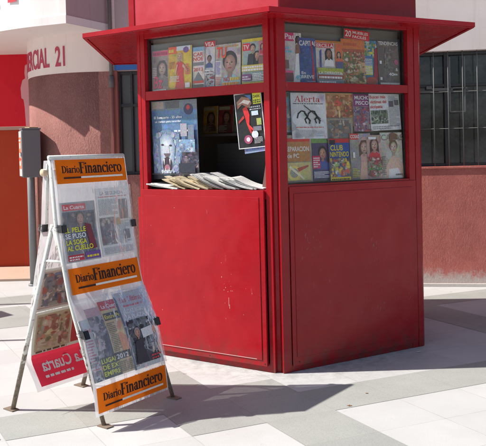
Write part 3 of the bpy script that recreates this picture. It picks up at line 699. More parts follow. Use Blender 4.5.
# canopy: outer polygon, slightly lower than where it meets the wall
CO = [Vector(q) for q in ((-1.192, 5.295, 0), (.188, 4.438, 0), (1.755, 5.218, 0), (1.735, 6.80, 0), (-1.275, 6.94, 0))]
ZC = 2.42
bm = bmesh.new(); n = 5
rows = [[bm.verts.new((q.x, q.y, ZC)) for q in CO], [bm.verts.new((q.x, q.y, ZC + .033)) for q in CO],
        [bm.verts.new((x, y, ZT + .062)) for x, y in inset(.90)], [bm.verts.new((x, y, ZT + .001)) for x, y in inset(.90)]]
for a in range(4):
    A_, B_ = rows[a], rows[(a + 1) % 4]
    for i in range(n): bm.faces.new((A_[i], A_[(i + 1) % n], B_[(i + 1) % n], B_[i]))
can = bmobj('canopy', bm, M_red, kio)
bm = bmesh.new()   # folded lip under the rim
for i in range(5):
    a, b = CO[i], CO[(i + 1) % 5]; g = Face(a, b); g.box(bm, .012, g.L - .012, ZC - .006, ZC - .001, -.03, -.004, .001)
bmobj('rim_lip', bm, M_red, can)
# sign box above the canopy
SB = [(-.845, 5.375), (.268, 4.762), (1.352, 5.365), (P4.x, P4.y), (P6.x - .03, P6.y)]
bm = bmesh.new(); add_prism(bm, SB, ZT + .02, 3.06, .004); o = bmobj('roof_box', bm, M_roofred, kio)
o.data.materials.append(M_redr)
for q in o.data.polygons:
    if q.normal.x > .2: q.material_index = 1  # right-facing sides get the darker red, their shade put into colour
bm = bmesh.new(); c0 = Vector((-.845, 5.375, 0)); g = Face(c0, Vector((.268, 4.762, 0))); g.box(bm, -.004, .05, ZT + .03, 3.05, -.02, .006, .002); g.box(bm, -.01, g.L + .01, 3.0, 3.08, -.03, .02, .003)
g = Face(Vector((.268, 4.762, 0)), Vector((1.352, 5.365, 0))); g.box(bm, .0, g.L, 3.0, 3.08, -.03, .02, .003)
bmobj('roof_trim', bm, M_red, o)

# ------------------------------------------------------------------ magazines
def flatmap(f, u0, z0, off, rot=0, lean=0.0, curl=0.0, W=.2, H=.3):
    cr_, sr_ = math.cos(R(rot)), math.sin(R(rot))
    def m_(u, v, o):
        du = u * cr_ - v * sr_; dz = u * sr_ + v * cr_
        cz = curl * (4 * (u / W) * (1 - u / W))
        return f.p(u0 + du, z0 + dz * math.cos(lean), off + o + cz - dz * math.sin(lean))
    return m_
def magazine(face, u0, z0, u1, z1, off, label, draw, rot=0, name='magazine', cat='magazine', m=M_gloss, group='magazines displayed in the kiosk windows', thick=.005, lean=.05):
    W, H = u1 - u0, z1 - z0
    curl = 0.0
    mp = flatmap(face, u0, z0, off, rot, lean, curl, W, H)
    bm = bmesh.new(); nu = 6
    fr = [[bm.verts.new(mp(W * i / nu, H * j, 0)) for i in range(nu + 1)] for j in (0, 1)]
    bk = [[bm.verts.new(mp(W * i / nu, H * j, -thick)) for i in range(nu + 1)] for j in (0, 1)]
    for i in range(nu):
        bm.faces.new((fr[0][i], fr[0][i + 1], fr[1][i + 1], fr[1][i])); bm.faces.new((bk[0][i], bk[1][i], bk[1][i + 1], bk[0][i + 1]))
        for j in (0, 1): bm.faces.new((fr[j][i], fr[j][i + 1], bk[j][i + 1], bk[j][i]))
    for i in (0, nu): bm.faces.new((fr[0][i], fr[1][i], bk[1][i], bk[0][i]))
    org = mp(W / 2, 0, 0)
    root = bmobj(name, bm, M_page, origin=org); tag(root, label, cat, group)
    # ink follows the curl: shapes are cut small by subdividing the mapping in u
    ink = Ink(lambda u, v, o: mp(u, v, o + .0012), W, H); base = Ink(mp, W, H)
    draw(ink); 
    geo = ink.bm
    bmesh.ops.bisect_plane
    ink.done('cover', m, root)
    base.bm.free()
    return root
W_, K_, Yl, Rd, Bl, Pk, Gn, Or = (248, 247, 243), (30, 28, 30), (232, 200, 40), (200, 35, 40), (50, 80, 150), (225, 80, 130), (70, 130, 60), (225, 130, 60)
sk = (205, 165, 140)
def bgd(i, c):   # printed background: a soft photographic gradient with vague out-of-focus shapes
    hi = tuple(min(252, x * 1.16) for x in c); lo = tuple(x * .74 for x in c)
    i.grad([(0, 0), (1, 0), (1, 1), (0, 1)], [lo, c, hi, c]); i.k += .4
    for q in range(14):
        u, v = i.rnd.random(), i.rnd.random(); r_ = i.rnd.uniform(.06, .26); t = i.rnd.uniform(.75, 1.2); f_ = (c[0] * t * i.rnd.uniform(.85, 1.1), c[1] * t * i.rnd.uniform(.85, 1.1), c[2] * t * i.rnd.uniform(.85, 1.15))
        pts = [(min(1, max(0, u + r_ * math.cos(k * .45))), min(1, max(0, v + r_ * .7 * math.sin(k * .45)))) for k in range(14)]
        i.k += .05; i.fan(min(.98, max(.02, u)), min(.98, max(.02, v)), pts, tuple(min(252, x) for x in f_), c)
    i.k += .6; return i
def d1(i): bgd(i, (150, 132, 128)).r(0, .86, .98, .98, Pk).lines(.04, .88, .95, .97, 1, (170, 30, 80), .8).portrait(.62, .56, .30, (190, 160, 150), (70, 60, 60), (120, 110, 110)).t('Bz', .1, .08, .30, .55, (215, 40, 100), .05).lines(.04, .35, .3, .6, 4, (225, 200, 205)).lines(.1, .02, .9, .07, 1, W_)
def d2(i): bgd(i, (214, 178, 48)).r(0, .84, .36, 1, (220, 90, 40)).lines(.03, .87, .33, .96, 1, (250, 210, 60), .8).r(.36, .9, .95, 1, (200, 215, 230)).e(.76, .91, .12, .07, (120, 80, 150)).p([(.30, .03), (.72, .03), (.66, .35), (.68, .6), (.38, .62), (.40, .35)], (205, 40, 50)).portrait(.5, .76, .12, sk, (190, 160, 110), (205, 40, 50)).p([(.38, .6), (.3, .36), (.34, .35), (.44, .58)], sk).p([(.66, .6), (.84, .44), (.8, .41), (.62, .54)], sk).lines(.1, .2, .5, .34, 3, W_).lines(.75, .35, .95, .6, 4, (220, 70, 110)).r(.75, .05, .95, .16, W_).lines(.06, .5, .3, .66, 4, (170, 60, 40))
def d3(i): bgd(i, (214, 206, 196)).r(0, .9, 1, 1, (130, 170, 205)).t('CAR', .05, .78, .09, .85, (200, 60, 40)).t('NOE', .05, .67, .09, .85, (200, 60, 40)).r(.05, .55, .95, .63, (120, 120, 120)).t('2013', .08, .42, .08, .8, (210, 70, 40)).p([(.05, .18), (.5, .40), (.95, .18)], (110, 115, 120)).r(.05, .13, .95, .19, (200, 70, 50)).r(.05, .02, .95, .10, (90, 80, 75))
def d4(i): bgd(i, (190, 192, 200)).r(0, .88, 1, 1, Rd).t('VEA', .06, .895, .085, .85, W_).portrait(.5, .62, .22, (150, 110, 95), (30, 28, 30), (60, 80, 130), long=False).blotch(0, 0, 1, .35, [Bl, (180, 40, 60), (230, 220, 210), K_], 12, .3).lines(.05, .3, .9, .42, 2, W_)
def d5(i): bgd(i, (206, 200, 195)).r(0, .90, 1, 1, (190, 60, 55)).lines(.05, .91, .95, .98, 1, W_, .8).t('NOVELAS', .06, .81, .07, .88, (225, 215, 205)).blotch(0, .3, 1, .8, [(170, 140, 130), (90, 80, 85), (220, 210, 200)], 16, .28).r(0, .08, 1, .26, (190, 40, 50)).t('SEMANA', .1, .13, .08, .8, W_)
def d6(i): bgd(i, (176, 168, 160)).r(.0, 0, .25, .62, (205, 200, 196)).portrait(.58, .55, .30, (178, 140, 122), (48, 36, 32), (150, 190, 200), long=False).t('TU', .04, .68, .27, .40, (225, 130, 30), .02).t('TU', .055, .69, .25, .37, (240, 60, 40), .02).lines(.42, .92, .9, .97, 1, (190, 150, 60)).t('NO', .34, .12, .10, .24, Rd).lines(.3, .03, .95, .10, 1, (240, 150, 40), .9).lines(.6, .13, .96, .22, 1, (240, 190, 60), .8).lines(.03, .3, .22, .6, 6, (120, 110, 190)).lines(.03, .05, .25, .25, 3, (205, 110, 90))
def d7(i): bgd(i, (208, 190, 50)).r(.03, .05, .97, .93, (150, 170, 165)).r(.03, .74, .32, .90, (210, 35, 60)).t('TV', .06, .77, .10, .22, W_).portrait(.42, .78, .12, sk, K_, (40, 38, 42), long=False).portrait(.60, .62, .115, (195, 150, 125), (40, 28, 25), (25, 25, 28)).p([(.22, .38), (.28, .66), (.5, .64), (.46, .38)], (42, 40, 44)).r(.68, .60, .97, .92, (190, 120, 130)).portrait(.82, .80, .08, sk, K_, (180, 60, 80)).r(.68, .42, .97, .59, (130, 90, 80)).r(.03, .28, .97, .42, (196, 180, 60)).lines(.06, .29, .94, .41, 2, W_, .7).r(.05, .08, .4, .22, (130, 60, 120)).lines(.45, .07, .95, .24, 3, (240, 240, 240)).lines(.07, .1, .38, .2, 2, W_)
G1 = 'magazines displayed in the kiosk windows'
magazine(FL, .080, 2.006, .232, 2.322, -.085, 'grey magazine with pink masthead and woman face, leftmost in top left row', d1)
magazine(FL, .236, 2.003, .452, 2.335, -.080, 'yellow magazine with woman in long red dress on its cover', d2)
magazine(FL, .455, 2.006, .560, 2.315, -.090, 'narrow white magazine with red headlines and grey mountain, beside yellow one', d3)
magazine(FL, .545, 2.006, .640, 2.352, -.100, 'tall narrow magazine with red masthead block rising above its neighbours', d4, rot=-1.5)
magazine(FL, .632, 2.006, .80, 2.362, -.112, 'magazine with red top strip half hidden behind the large dark haired head', d5)
magazine(FL, .662, 2.004, .876, 2.312, -.082, 'grey magazine with large head of dark haired man under orange two letter title', d6)
magazine(FL, .888, 2.006, 1.10, 2.330, -.080, 'yellow bordered magazine with couple on cover, rightmost in top left row', d7)
def e1(i): bgd(i, (196, 186, 184)).r(0, .83, .62, 1, (205, 50, 110)).t('Paula', .16, .87, .11, .84, W_).p([(.5, .0), (.95, .0), (.95, .3), (.86, .60), (.7, .62), (.62, .3)], (236, 236, 238)).portrait(.82, .87, .12, (110, 75, 60), (25, 20, 22), (150, 100, 80), body=False).p([(.66, .58), (.7, .76), (.86, .78), (.9, .6)], (140, 95, 72)).lines(.04, .6, .5, .74, 2, (130, 190, 215)).r(.03, .03, .5, .2, (120, 60, 60)).r(.03, .2, .5, .24, Pk).t('49', .62, .07, .09, .3, (120, 190, 210)).r(.1, .28, .3, .45, (120, 90, 80))
def e2(i): bgd(i, (72, 88, 140)).t('CAPITAL', .03, .83, .11, 1.05, (228, 228, 235)).p([(.72, 0), (.92, 0), (.86, .5), (.8, .95), (.7, .95), (.78, .5)], (170, 50, 60)).blotch(.1, .3, .7, .8, [(80, 100, 150), (70, 80, 120), (90, 110, 160)], 10, .25).t('En', .08, .20, .06, .25, W_).t('BREVE', .08, .11, .07, .75, W_).lines(.4, .03, .9, .07, 1, (160, 170, 200))
def e3(i): bgd(i, (196, 192, 186)).r(0, .95, 1, 1, (190, 120, 40)).r(0, .83, .68, .94, (200, 45, 40)).t('ERCILLA', .03, .845, .08, .64, W_).p([(.13, .38), (.19, .38), (.21, .8), (.13, .75)], (60, 80, 140)).portrait(.48, .70, .13, (165, 115, 90), (40, 28, 26), (238, 238, 240)).r(.72, .40, 1, .94, (205, 110, 60)).portrait(.86, .68, .08, sk, K_, Bl, body=False).r(.74, .36, 1, .52, (90, 95, 130)).r(0, .25, 1, .36, (165, 170, 60)).t('LA DERROTA', .05, .22, .06, .9, W_).r(0, .11, 1, .2, (150, 60, 55)).lines(.05, .12, .95, .19, 1, W_, .7).r(0, 0, 1, .1, (120, 130, 140)).lines(.05, .02, .95, .08, 1, W_)
def e4(i): bgd(i, (188, 150, 110)).r(0, .78, 1, 1, (205, 120, 60)).lines(.08, .85, .9, .94, 1, (180, 90, 60), .7).r(0, .70, 1, .78, (170, 90, 60)).blotch(0, .02, 1, .72, [(120, 60, 45), (90, 130, 60), (220, 200, 170), (180, 80, 60), (225, 215, 200), (70, 90, 50), (210, 160, 90)], 46, .22)
def e5(i): bgd(i, (70, 120, 150)).blotch(0, .62, 1, 1, [(40, 90, 150), (230, 240, 240), (60, 140, 70), (210, 170, 60)], 14, .4).r(0, .45, .6, .65, (80, 120, 170)).r(0, .22, .6, .42, (190, 195, 60)).p([(.65, .1), (1, .1), (1, .85), (.8, .8)], (150, 45, 60)).lines(.05, .24, .6, .6, 6, W_).e(.5, .09, .45, .09, (170, 80, 60))
def e6(i): bgd(i, (122, 112, 104)).r(0, .9, 1, 1, (96, 90, 84)).t('TENDENCIAS', .02, .905, .08, .95, (232, 228, 220)).r(.02, .05, .24, .88, (104, 92, 84)).r(.04, .12, .14, .18, W_).r(.04, .48, .14, .55, W_).e(.86, .53, .1, .06, (190, 110, 140)).t('&', .80, .33, .07, .12, W_).t('40', .46, .22, .07, .24, W_).lines(.7, .23, .96, .28, 1, W_, .8).blotch(.28, .3, .78, .85, [(128, 118, 110), (116, 106, 100), (134, 122, 112)], 14, .22).r(.02, .02, .96, .06, (214, 214, 210))
magazine(FR, .118, 2.006, .282, 2.362, -.085, 'pale magazine with pink masthead and white dress, leftmost in top right row', e1)
magazine(FR, .256, 2.006, .395, 2.330, -.080, 'blue magazine with large pale title and red streak down its cover', e2)
magazine(FR, .396, 2.006, .622, 2.318, -.076, 'magazine with woman in white jacket under a red masthead strip', e3)
magazine(FR, .624, 2.006, .836, 2.343, -.082, 'orange topped cookery magazine with crowded food pictures', e4)
magazine(FR, .832, 2.008, .958, 2.342, -.090, 'narrow blue and green magazine between the food cover and the grey brown one', e5)
magazine(FR, .962, 2.006, 1.158, 2.345, -.080, 'grey brown magazine with pale title, rightmost in top right row', e6)
magazine(FR, .64, 2.345, .868, 2.415, -.079, 'small red card header with white capitals above orange cookery magazine', lambda i: bgd(i, (205, 40, 45)).r(.02, .5, .24, .98, (205, 40, 45)).t('20', .03, .22, .62, .24, W_).t('MUEBLES', .32, .56, .30, .62, W_).t('FACILES', .32, .14, .30, .55, W_), rot=-4, name='card_header', cat='card', group=None, lean=0)
# lower right window
def n1(i):
    bgd(i, (214, 216, 222)).serif('Alerta', .10, .80, .13, .74, (190, 45, 45)).lines(.06, .755, .94, .775, 1, (70, 70, 75), .8)
    for x0, s_ in ((.30, 1), (.58, 1)):   # line drawing of two stick-like running figures
        for q in ([(0, .62), (.10, .60), (.09, .57), (0, .59)], [(.08, .60), (.16, .50), (.12, .48), (.05, .56)], [(.14, .50), (.05, .42), (.08, .40), (.17, .47)], [(.06, .42), (.10, .33), (.13, .34), (.09, .43)], [(.0, .60), (-.12, .52), (-.13, .55), (-.02, .62)], [(-.12, .55), (-.16, .45), (-.13, .44), (-.09, .54)], [(.13, .5), (.22, .42), (.2, .39), (.11, .46)], [(.2, .42), (.18, .33), (.21, .32), (.24, .41)]):
            i.p([(x0 + a, b) for a, b in q], K_)
    i.p([(.34, .72), (.36, .73), (.82, .44), (.81, .425)], K_); i.lines(.1, .24, .9, .27, 1, (200, 90, 90)); i.lines(.08, .05, .92, .2, 5, (150, 150, 155), .35)
def n2(i): bgd(i, (196, 160, 112)).blotch(0, .05, 1, .95, [(170, 120, 80), (215, 180, 130), (150, 100, 60), (205, 60, 50)], 22, .3)
def n3(i): bgd(i, (150, 110, 130)).r(0, .68, 1, 1, (130, 50, 110)).t('MUCHO', .08, .86, .10, .8, W_).t('PISCO', .12, .72, .10, .7, W_).blotch(0, 0, 1, .66, [(190, 60, 60), (120, 130, 150), (210, 190, 190), (80, 70, 120)], 26, .25)
def n4(i): bgd(i, (222, 224, 230)).t('Buscan más', .02, .86, .085, .52, (190, 45, 50)).t('víctimas del', .02, .73, .085, .54, (190, 45, 50)).t('sicópata', .02, .60, .085, .40, (190, 45, 50)).r(.02, .18, .58, .54, (120, 135, 110)).blotch(.02, .18, .58, .54, [(90, 105, 85), (160, 165, 150), (60, 65, 60), (180, 185, 185)], 18, .18).lines(.62, .12, .96, .94, 14, (130, 132, 140), .4).r(.64, .62, .78, .78, (90, 85, 90)).r(.82, .66, .96, .8, (100, 95, 95)).lines(.04, .04, .94, .14, 2, (140, 140, 146), .4)
def n5(i): bgd(i, (128, 120, 110)).r(.05, .05, .95, .93, (164, 150, 132)).blotch(.08, .08, .92, .9, [(110, 95, 85), (190, 170, 150), (150, 110, 90), (90, 110, 120)], 22, .3)
def n6(i): bgd(i, (150, 140, 130)).r(.04, .44, .94, .93, (178, 128, 78)).r(.04, .04, .94, .42, (188, 180, 122)).t('REPARACION', .08, .66, .10, .82, (238, 232, 220)).t('de PC', .12, .52, .09, .42, (238, 232, 220)).r(.04, .86, .94, .93, (200, 60, 50)).e(.34, .2, .24, .16, (214, 200, 110)).e(.34, .2, .15, .1, (150, 150, 140)).p([(.45, .3), (.85, .36), (.86, .33), (.5, .22)], (170, 70, 60)).p([(.2, .36), (.7, .08), (.66, .05), (.15, .32)], (220, 215, 190))
def n7(i): bgd(i, (84, 70, 100)).r(0, .9, 1, 1, (110, 150, 80)).portrait(.62, .66, .26, (195, 145, 125), (50, 35, 35), (60, 80, 150), long=False).r(0, .3, .45, .6, (190, 45, 90)).lines(.05, .33, .42, .58, 3, W_).r(0, .05, 1, .26, (60, 60, 110)).lines(.06, .08, .94, .24, 3, (225, 220, 225))
def n8(i): bgd(i, (50, 80, 150)).r(0, .90, 1, 1, (190, 45, 45)).r(.02, .86, .3, .97, (30, 30, 40)).t('CLUB', .05, .72, .13, .62, Yl).t('NINTENDO', .03, .57, .12, .92, Yl).blotch(0, .08, 1, .54, [(70, 110, 180), (225, 190, 50), (200, 60, 50), (235, 235, 230), (60, 60, 110), (120, 160, 70)], 30, .30).r(0, 0, 1, .08, (215, 190, 50)).lines(.05, .01, .95, .07, 1, K_)
def n9(i): bgd(i, (150, 146, 148)).r(.0, .87, .42, 1, (200, 60, 60)).t('COSAS', .03, .90, .075, .42, W_).p([(.40, 0), (.5, .4), (.42, .8), (.6, .93), (.95, .9), (1, 0)], (196, 160, 146)).portrait(.66, .70, .22, (205, 168, 152), (96, 70, 56), (150, 130, 130), body=False).lines(.05, .05, .4, .26, 4, (190, 185, 60)).t('1', .1, .48, .12, .1, W_)
def n10(i): bgd(i, (176, 150, 146)).portrait(.5, .78, .28, (210, 165, 150), (90, 55, 50), (200, 60, 70)).blotch(0, .05, 1, .5, [(200, 60, 70), (90, 150, 90), (220, 200, 195), (120, 60, 70)], 22, .3).t('SALUD', .05, .2, .08, .9, (70, 150, 80)).r(.08, .9, .6, .96, (230, 230, 225))
def n11(i): bgd(i, (190, 184, 172)).t('CARAS', .04, .83, .13, 1.0, (140, 132, 120)).p([(.1, 0), (.15, .2), (.4, .44), (.55, .5), (.8, .42), (1, .3), (1, 0)], (206, 178, 162)).p([(.3, .0), (.34, .2), (.75, .22), (.95, .0)], (232, 228, 224)).portrait(.58, .68, .20, (215, 185, 168), (112, 82, 62), (230, 225, 220), long=False, body=False).p([(.4, .8), (.42, .97), (.56, 1), (.74, .96), (.78, .84), (.6, .86)], (120, 88, 66)).lines(.62, .06, .95, .12, 1, (110, 100, 95)).lines(.05, .08, .2, .5, 6, (130, 124, 115))
magazine(FR, .10, 1.66, .20, 1.945, -.112, 'pale blue sheet half hidden behind the white paper with the black figure drawing', lambda i: bgd(i, (120, 150, 175)).blotch(0, 0, 1, 1, [(150, 120, 80), (90, 130, 170), (190, 190, 180)], 12, .4), name='magazine')
magazine(FR, .182, 1.612, .478, 1.940, -.085, 'white paper with red serif title above black figure drawing', n1, name='newspaper', cat='newspaper', m=M_news)
magazine(FR, .482, 1.70, .74, 1.944, -.105, 'tan picture magazine at the top between the white paper and the purple cover', n2)
magazine(FR, .727, 1.66, .90, 1.938, -.092, 'purple topped magazine beside the newspaper with the red headline', n3)
magazine(FR, .875, 1.662, 1.162, 1.945, -.080, 'white newspaper with three line red headline, top right of lower right window', n4, rot=2, name='newspaper', cat='newspaper', m=M_news)
magazine(FR, .471, 1.592, .716, 1.762, -.090, 'small brown leaflet above the blue cover with yellow title', n5)
magazine(FR, .106, 1.306, .340, 1.640, -.075, 'brown and green repair manual, bottom left of right window', n6)
magazine(FR, .346, 1.306, .492, 1.612, -.082, 'dark purple magazine with boy between the manual and the blue cover', n7)
magazine(FR, .484, 1.306, .662, 1.610, -.062, 'blue video game magazine with yellow title and red top strip', n8)
magazine(FR, .672, 1.304, .86, 1.645, -.064, 'grey magazine with pale woman and small red title tag', n9)
magazine(FR, .82, 1.304, .958, 1.632, -.058, 'pinkish magazine with red and green print overlapping the grey cover', n10)
magazine(FR, .952, 1.302, 1.162, 1.650, -.062, 'cream magazine with bare shouldered woman, bottom right of window', n11)
# lion poster in the left opening
def lion(i):
    bgd(i, (88, 118, 152))
    i.r(0, .88, 1, 1, (110, 120, 130)).r(.02, .90, .28, .99, (150, 140, 130)).r(.32, .90, .62, .99, (90, 92, 96)).e(.82, .88, .10, .07, (60, 60, 90)).e(.82, .9, .04, .03, (180, 60, 60))
    i.r(0, 0, 1, .06, (40, 44, 54)).blotch(.5, .04, 1, .38, [(70, 64, 80), (150, 130, 140), (110, 96, 110), (40, 46, 60)], 26, .16)
    i.t('El Santuario - 25 años', .06, .775, .030, .62, (225, 228, 230)); i.t('un tiempo para recordar', .08, .725, .026, .58, (205, 210, 215))
    # mane made of ragged tufts
    i.e2(.33, .34, .325, .30, (176, 188, 206), (88, 118, 152), 24); i.blotch(.03, .07, .62, .60, [(120, 140, 168), (150, 166, 190), (104, 126, 156), (170, 184, 204)], 40, .20)
    i.k += 1; i.fan(.33, .42, [(.14, .36), (.17, .52), (.28, .59), (.44, .56), (.52, .42), (.49, .22), (.40, .06), (.26, .06), (.17, .2)], (218, 224, 232), (110, 128, 158))
    i.e(.17, .57, .04, .035, (150, 156, 170)).e(.48, .56, .04, .035, (150, 156, 170))
    i.e(.24, .44, .032, .012, (50, 50, 60)).e(.42, .43, .032, .012, (50, 50, 60))
    i.p([(.28, .43), (.38, .43), (.40, .32), (.27, .32)], (182, 184, 192)).p([(.26, .33), (.41, .33), (.37, .285), (.30, .285)], (96, 84, 94))
    i.e(.335, .185, .105, .10, (60, 50, 62)).e(.335, .14, .06, .05, (150, 104, 116)).blotch(.2, .06, .47, .12, [(200, 206, 214), (170, 180, 196)], 8, .08)
    for x in (.27, .40): i.p([(x - .014, .26), (x + .014, .26), (x, .18)], (232, 232, 230))
    for x in (.29, .38): i.p([(x - .011, .10), (x + .011, .10), (x, .15)], (232, 232, 230))
    i.lines(.52, .60, .93, .64, 1, (190, 200, 210)); i.r(.62, .34, .96, .50, (120, 150, 178)).blotch(.62, .34, .96, .50, [(180, 190, 200), (90, 110, 140)], 8, .1)
    i.r(.66, .54, .8, .70, (150, 150, 160)).r(.82, .5, .95, .68, (110, 120, 140))
    i.r(.0, .06, 1, .075, (60, 62, 70)); i.r(.6, .08, .95, .2, (44, 48, 62))
magazine(FL, .083, 1.335, .505, 1.93, -.075, 'large blue poster of a roaring white lion hanging left in the open hatch', lion, name='poster', cat='poster', group=None, thick=.002, lean=-.02)
def comic(i):
    bgd(i, (30, 30, 34)); B = (200, 202, 205)
    i.r(.0, 0, .025, 1, B).r(.975, 0, 1, 1, B).r(0, .0, 1, .015, B).r(0, .985, 1, 1, B)
    i.r(.68, .78, .97, .98, (200, 205, 60)).t('DARK', .70, .89, .05, .25, K_).lines(.70, .80, .95, .87, 2, K_)
    i.p([(.08, .85), (.3, .94), (.55, .90), (.64, .8), (.5, .72), (.28, .8), (.1, .72)], (150, 110, 90)).p([(.12, .8), (.36, .88), (.6, .84), (.5, .78), (.3, .83)], (210, 200, 190))
    i.p([(.28, .72), (.44, .76), (.52, .6), (.48, .42), (.56, .28), (.5, .26), (.4, .42), (.34, .58)], (190, 40, 45)).p([(.38, .48), (.62, .34), (.6, .30), (.4, .42)], (200, 60, 50)).p([(.3, .6), (.1, .50), (.1, .46), (.33, .55)], (160, 50, 50))
    i.p([(.4, .96), (.64, .95), (.62, .86)], (70, 110, 160)).r(.60, .58, .84, .66, (180, 195, 210)).lines(.55, .68, .95, .76, 2, (200, 200, 205)).r(.76, .40, .93, .52, (150, 160, 90)).e(.40, .16, .15, .08, (150, 70, 100)).e(.40, .16, .07, .04, (210, 200, 205)).e(.66, .24, .12, .07, (200, 205, 210)).lines(.62, .08, .92, .2, 3, (170, 170, 175)).r(.62, .30, .92, .38, (110, 110, 120))
magazine(FL, .872, 1.548, 1.094, 1.938, -.048, 'black comic poster with red figure and yellow corner tag, hanging in hatch', comic, rot=4, name='poster', cat='poster', group=None, thick=.002, lean=-.03)
magazine(FL, .915, 1.515, 1.09, 1.60, -.056, 'pale blue flyer tucked under the black comic poster', lambda i: bgd(i, (150, 165, 205)).lines(.05, .2, .95, .8, 2, (90, 110, 170)), rot=7, name='flyer', cat='flyer', group=None, thick=.001)
# stock inside the hatch, its print colours darkened to hold the gloom
rnd = random.Random(12)
for k, (u, z, c_) in enumerate(((.30, 1.678, (120, 90, 30)), (.445, 1.678, (90, 34, 32)), (.59, 1.678, (50, 75, 48)), (.735, 1.678, (96, 40, 46)))):
    lb = ('yellow', 'dark red', 'green', 'maroon')[k]
    magazine(FL, u, z, u + .135, z + .22, -.44, 'dim %s magazine standing on the shelf deep inside the hatch' % lb, lambda i, c_=c_: bgd(i, c_).portrait(.55, .58, .26, (110, 80, 62), (40, 28, 22), (60, 40, 34)).r(.05, .84, .8, .96, (120, 110, 90)).lines(.05, .04, .6, .3, 4, (110, 100, 84)), lean=.1)

# newspapers fanned on the counter
def paper_stack(u0, u1, z, off0, off1, rot, thick, label, tint, seed, n=4, pitch=0.0):
    r_ = random.Random(seed); root = None; L_ = (u1 - u0); D_ = off1 - off0
    org = FL.p((u0 + u1) / 2, z, (off0 + off1) / 2)
    root = bpy.data.objects.new('newspaper_pile', None); root.location = org; link(root); root.matrix_world = Matrix.Translation(org); tag(root, label, 'newspapers', 'folded newspapers on the counter')
    zz = z
    for k in range(n):
        th = thick * r_.uniform(.7, 1.3); a = R(rot + r_.uniform(-13, 13)); du, do = r_.uniform(-.035, .035), r_.uniform(-.03, .02)
        bm = bmesh.new(); nu, nv = 10, 3; ca, sa = math.cos(a), math.sin(a)
        ph = r_.uniform(0, 6)
        def pt(i, j, top):
            x = (i / nu - .5) * L_; y = (j / nv - .5) * D_
            fold = 1 - .75 * max(0, (j / nv)) ** 3
            wob = .004 * math.sin(3.2 * i / nu * 3 + ph) * (1 if j == nv else .4) + .006 * (i / nu - .5) * math.sin(ph)
            return FL.p((u0 + u1) / 2 + du + x * ca - y * sa, zz + wob * 1.5 + .004 + (L_ / 2 - x) * pitch * k / n +  (th * fold if top else 0), (off0 + off1) / 2 + do + x * sa + y * ca)
        T_ = [[bm.verts.new(pt(i, j, True)) for i in range(nu + 1)] for j in range(nv + 1)]; B2 = [[bm.verts.new(pt(i, j, False)) for i in range(nu + 1)] for j in range(nv + 1)]
        for j in range(nv):
            for i in range(nu):
                bm.faces.new((T_[j][i], T_[j][i + 1], T_[j + 1][i + 1], T_[j + 1][i])); bm.faces.new((B2[j][i], B2[j + 1][i], B2[j + 1][i + 1], B2[j][i + 1]))
        for i in range(nu):
            for j in (0, nv): bm.faces.new((T_[j][i], T_[j][i + 1], B2[j][i + 1], B2[j][i]))
        for j in range(nv):
            for i in (0, nu): bm.faces.new((T_[j][i], T_[j + 1][i], B2[j + 1][i], B2[j][i]))
        tone = r_.uniform(.85, 1.0)
        m = mat('newsprint_fold', tuple(x * tone for x in tint), .85); kk = N(m)
        kk.l(kk.mix(kk.ramp(kk.noise(kk.coord((1, 1, 1)), 90, 3, .8), [(.52, g0(0)), (.62, g0(.5))]), tuple(x * tone for x in tint), tuple(x * .45 for x in tint)), kk.b.inputs['Base Color'])
        bmobj('folded_newspaper', bm, m, root, True); zz += th + .0015
    return root
wn_, yn_ = (.78, .77, .74), (.68, .57, .38)
def newsmat(tint):
    m = mat('newsprint_fold', tint, .85); kk = N(m)
    kk.l(kk.mix(kk.ramp(kk.noise(kk.coord((1, 1, 1)), 95, 4, .85), [(.50, g0(0)), (.60, g0(.55))]), tint, tuple(x * .42 for x in tint)), kk.b.inputs['Base Color']); return m
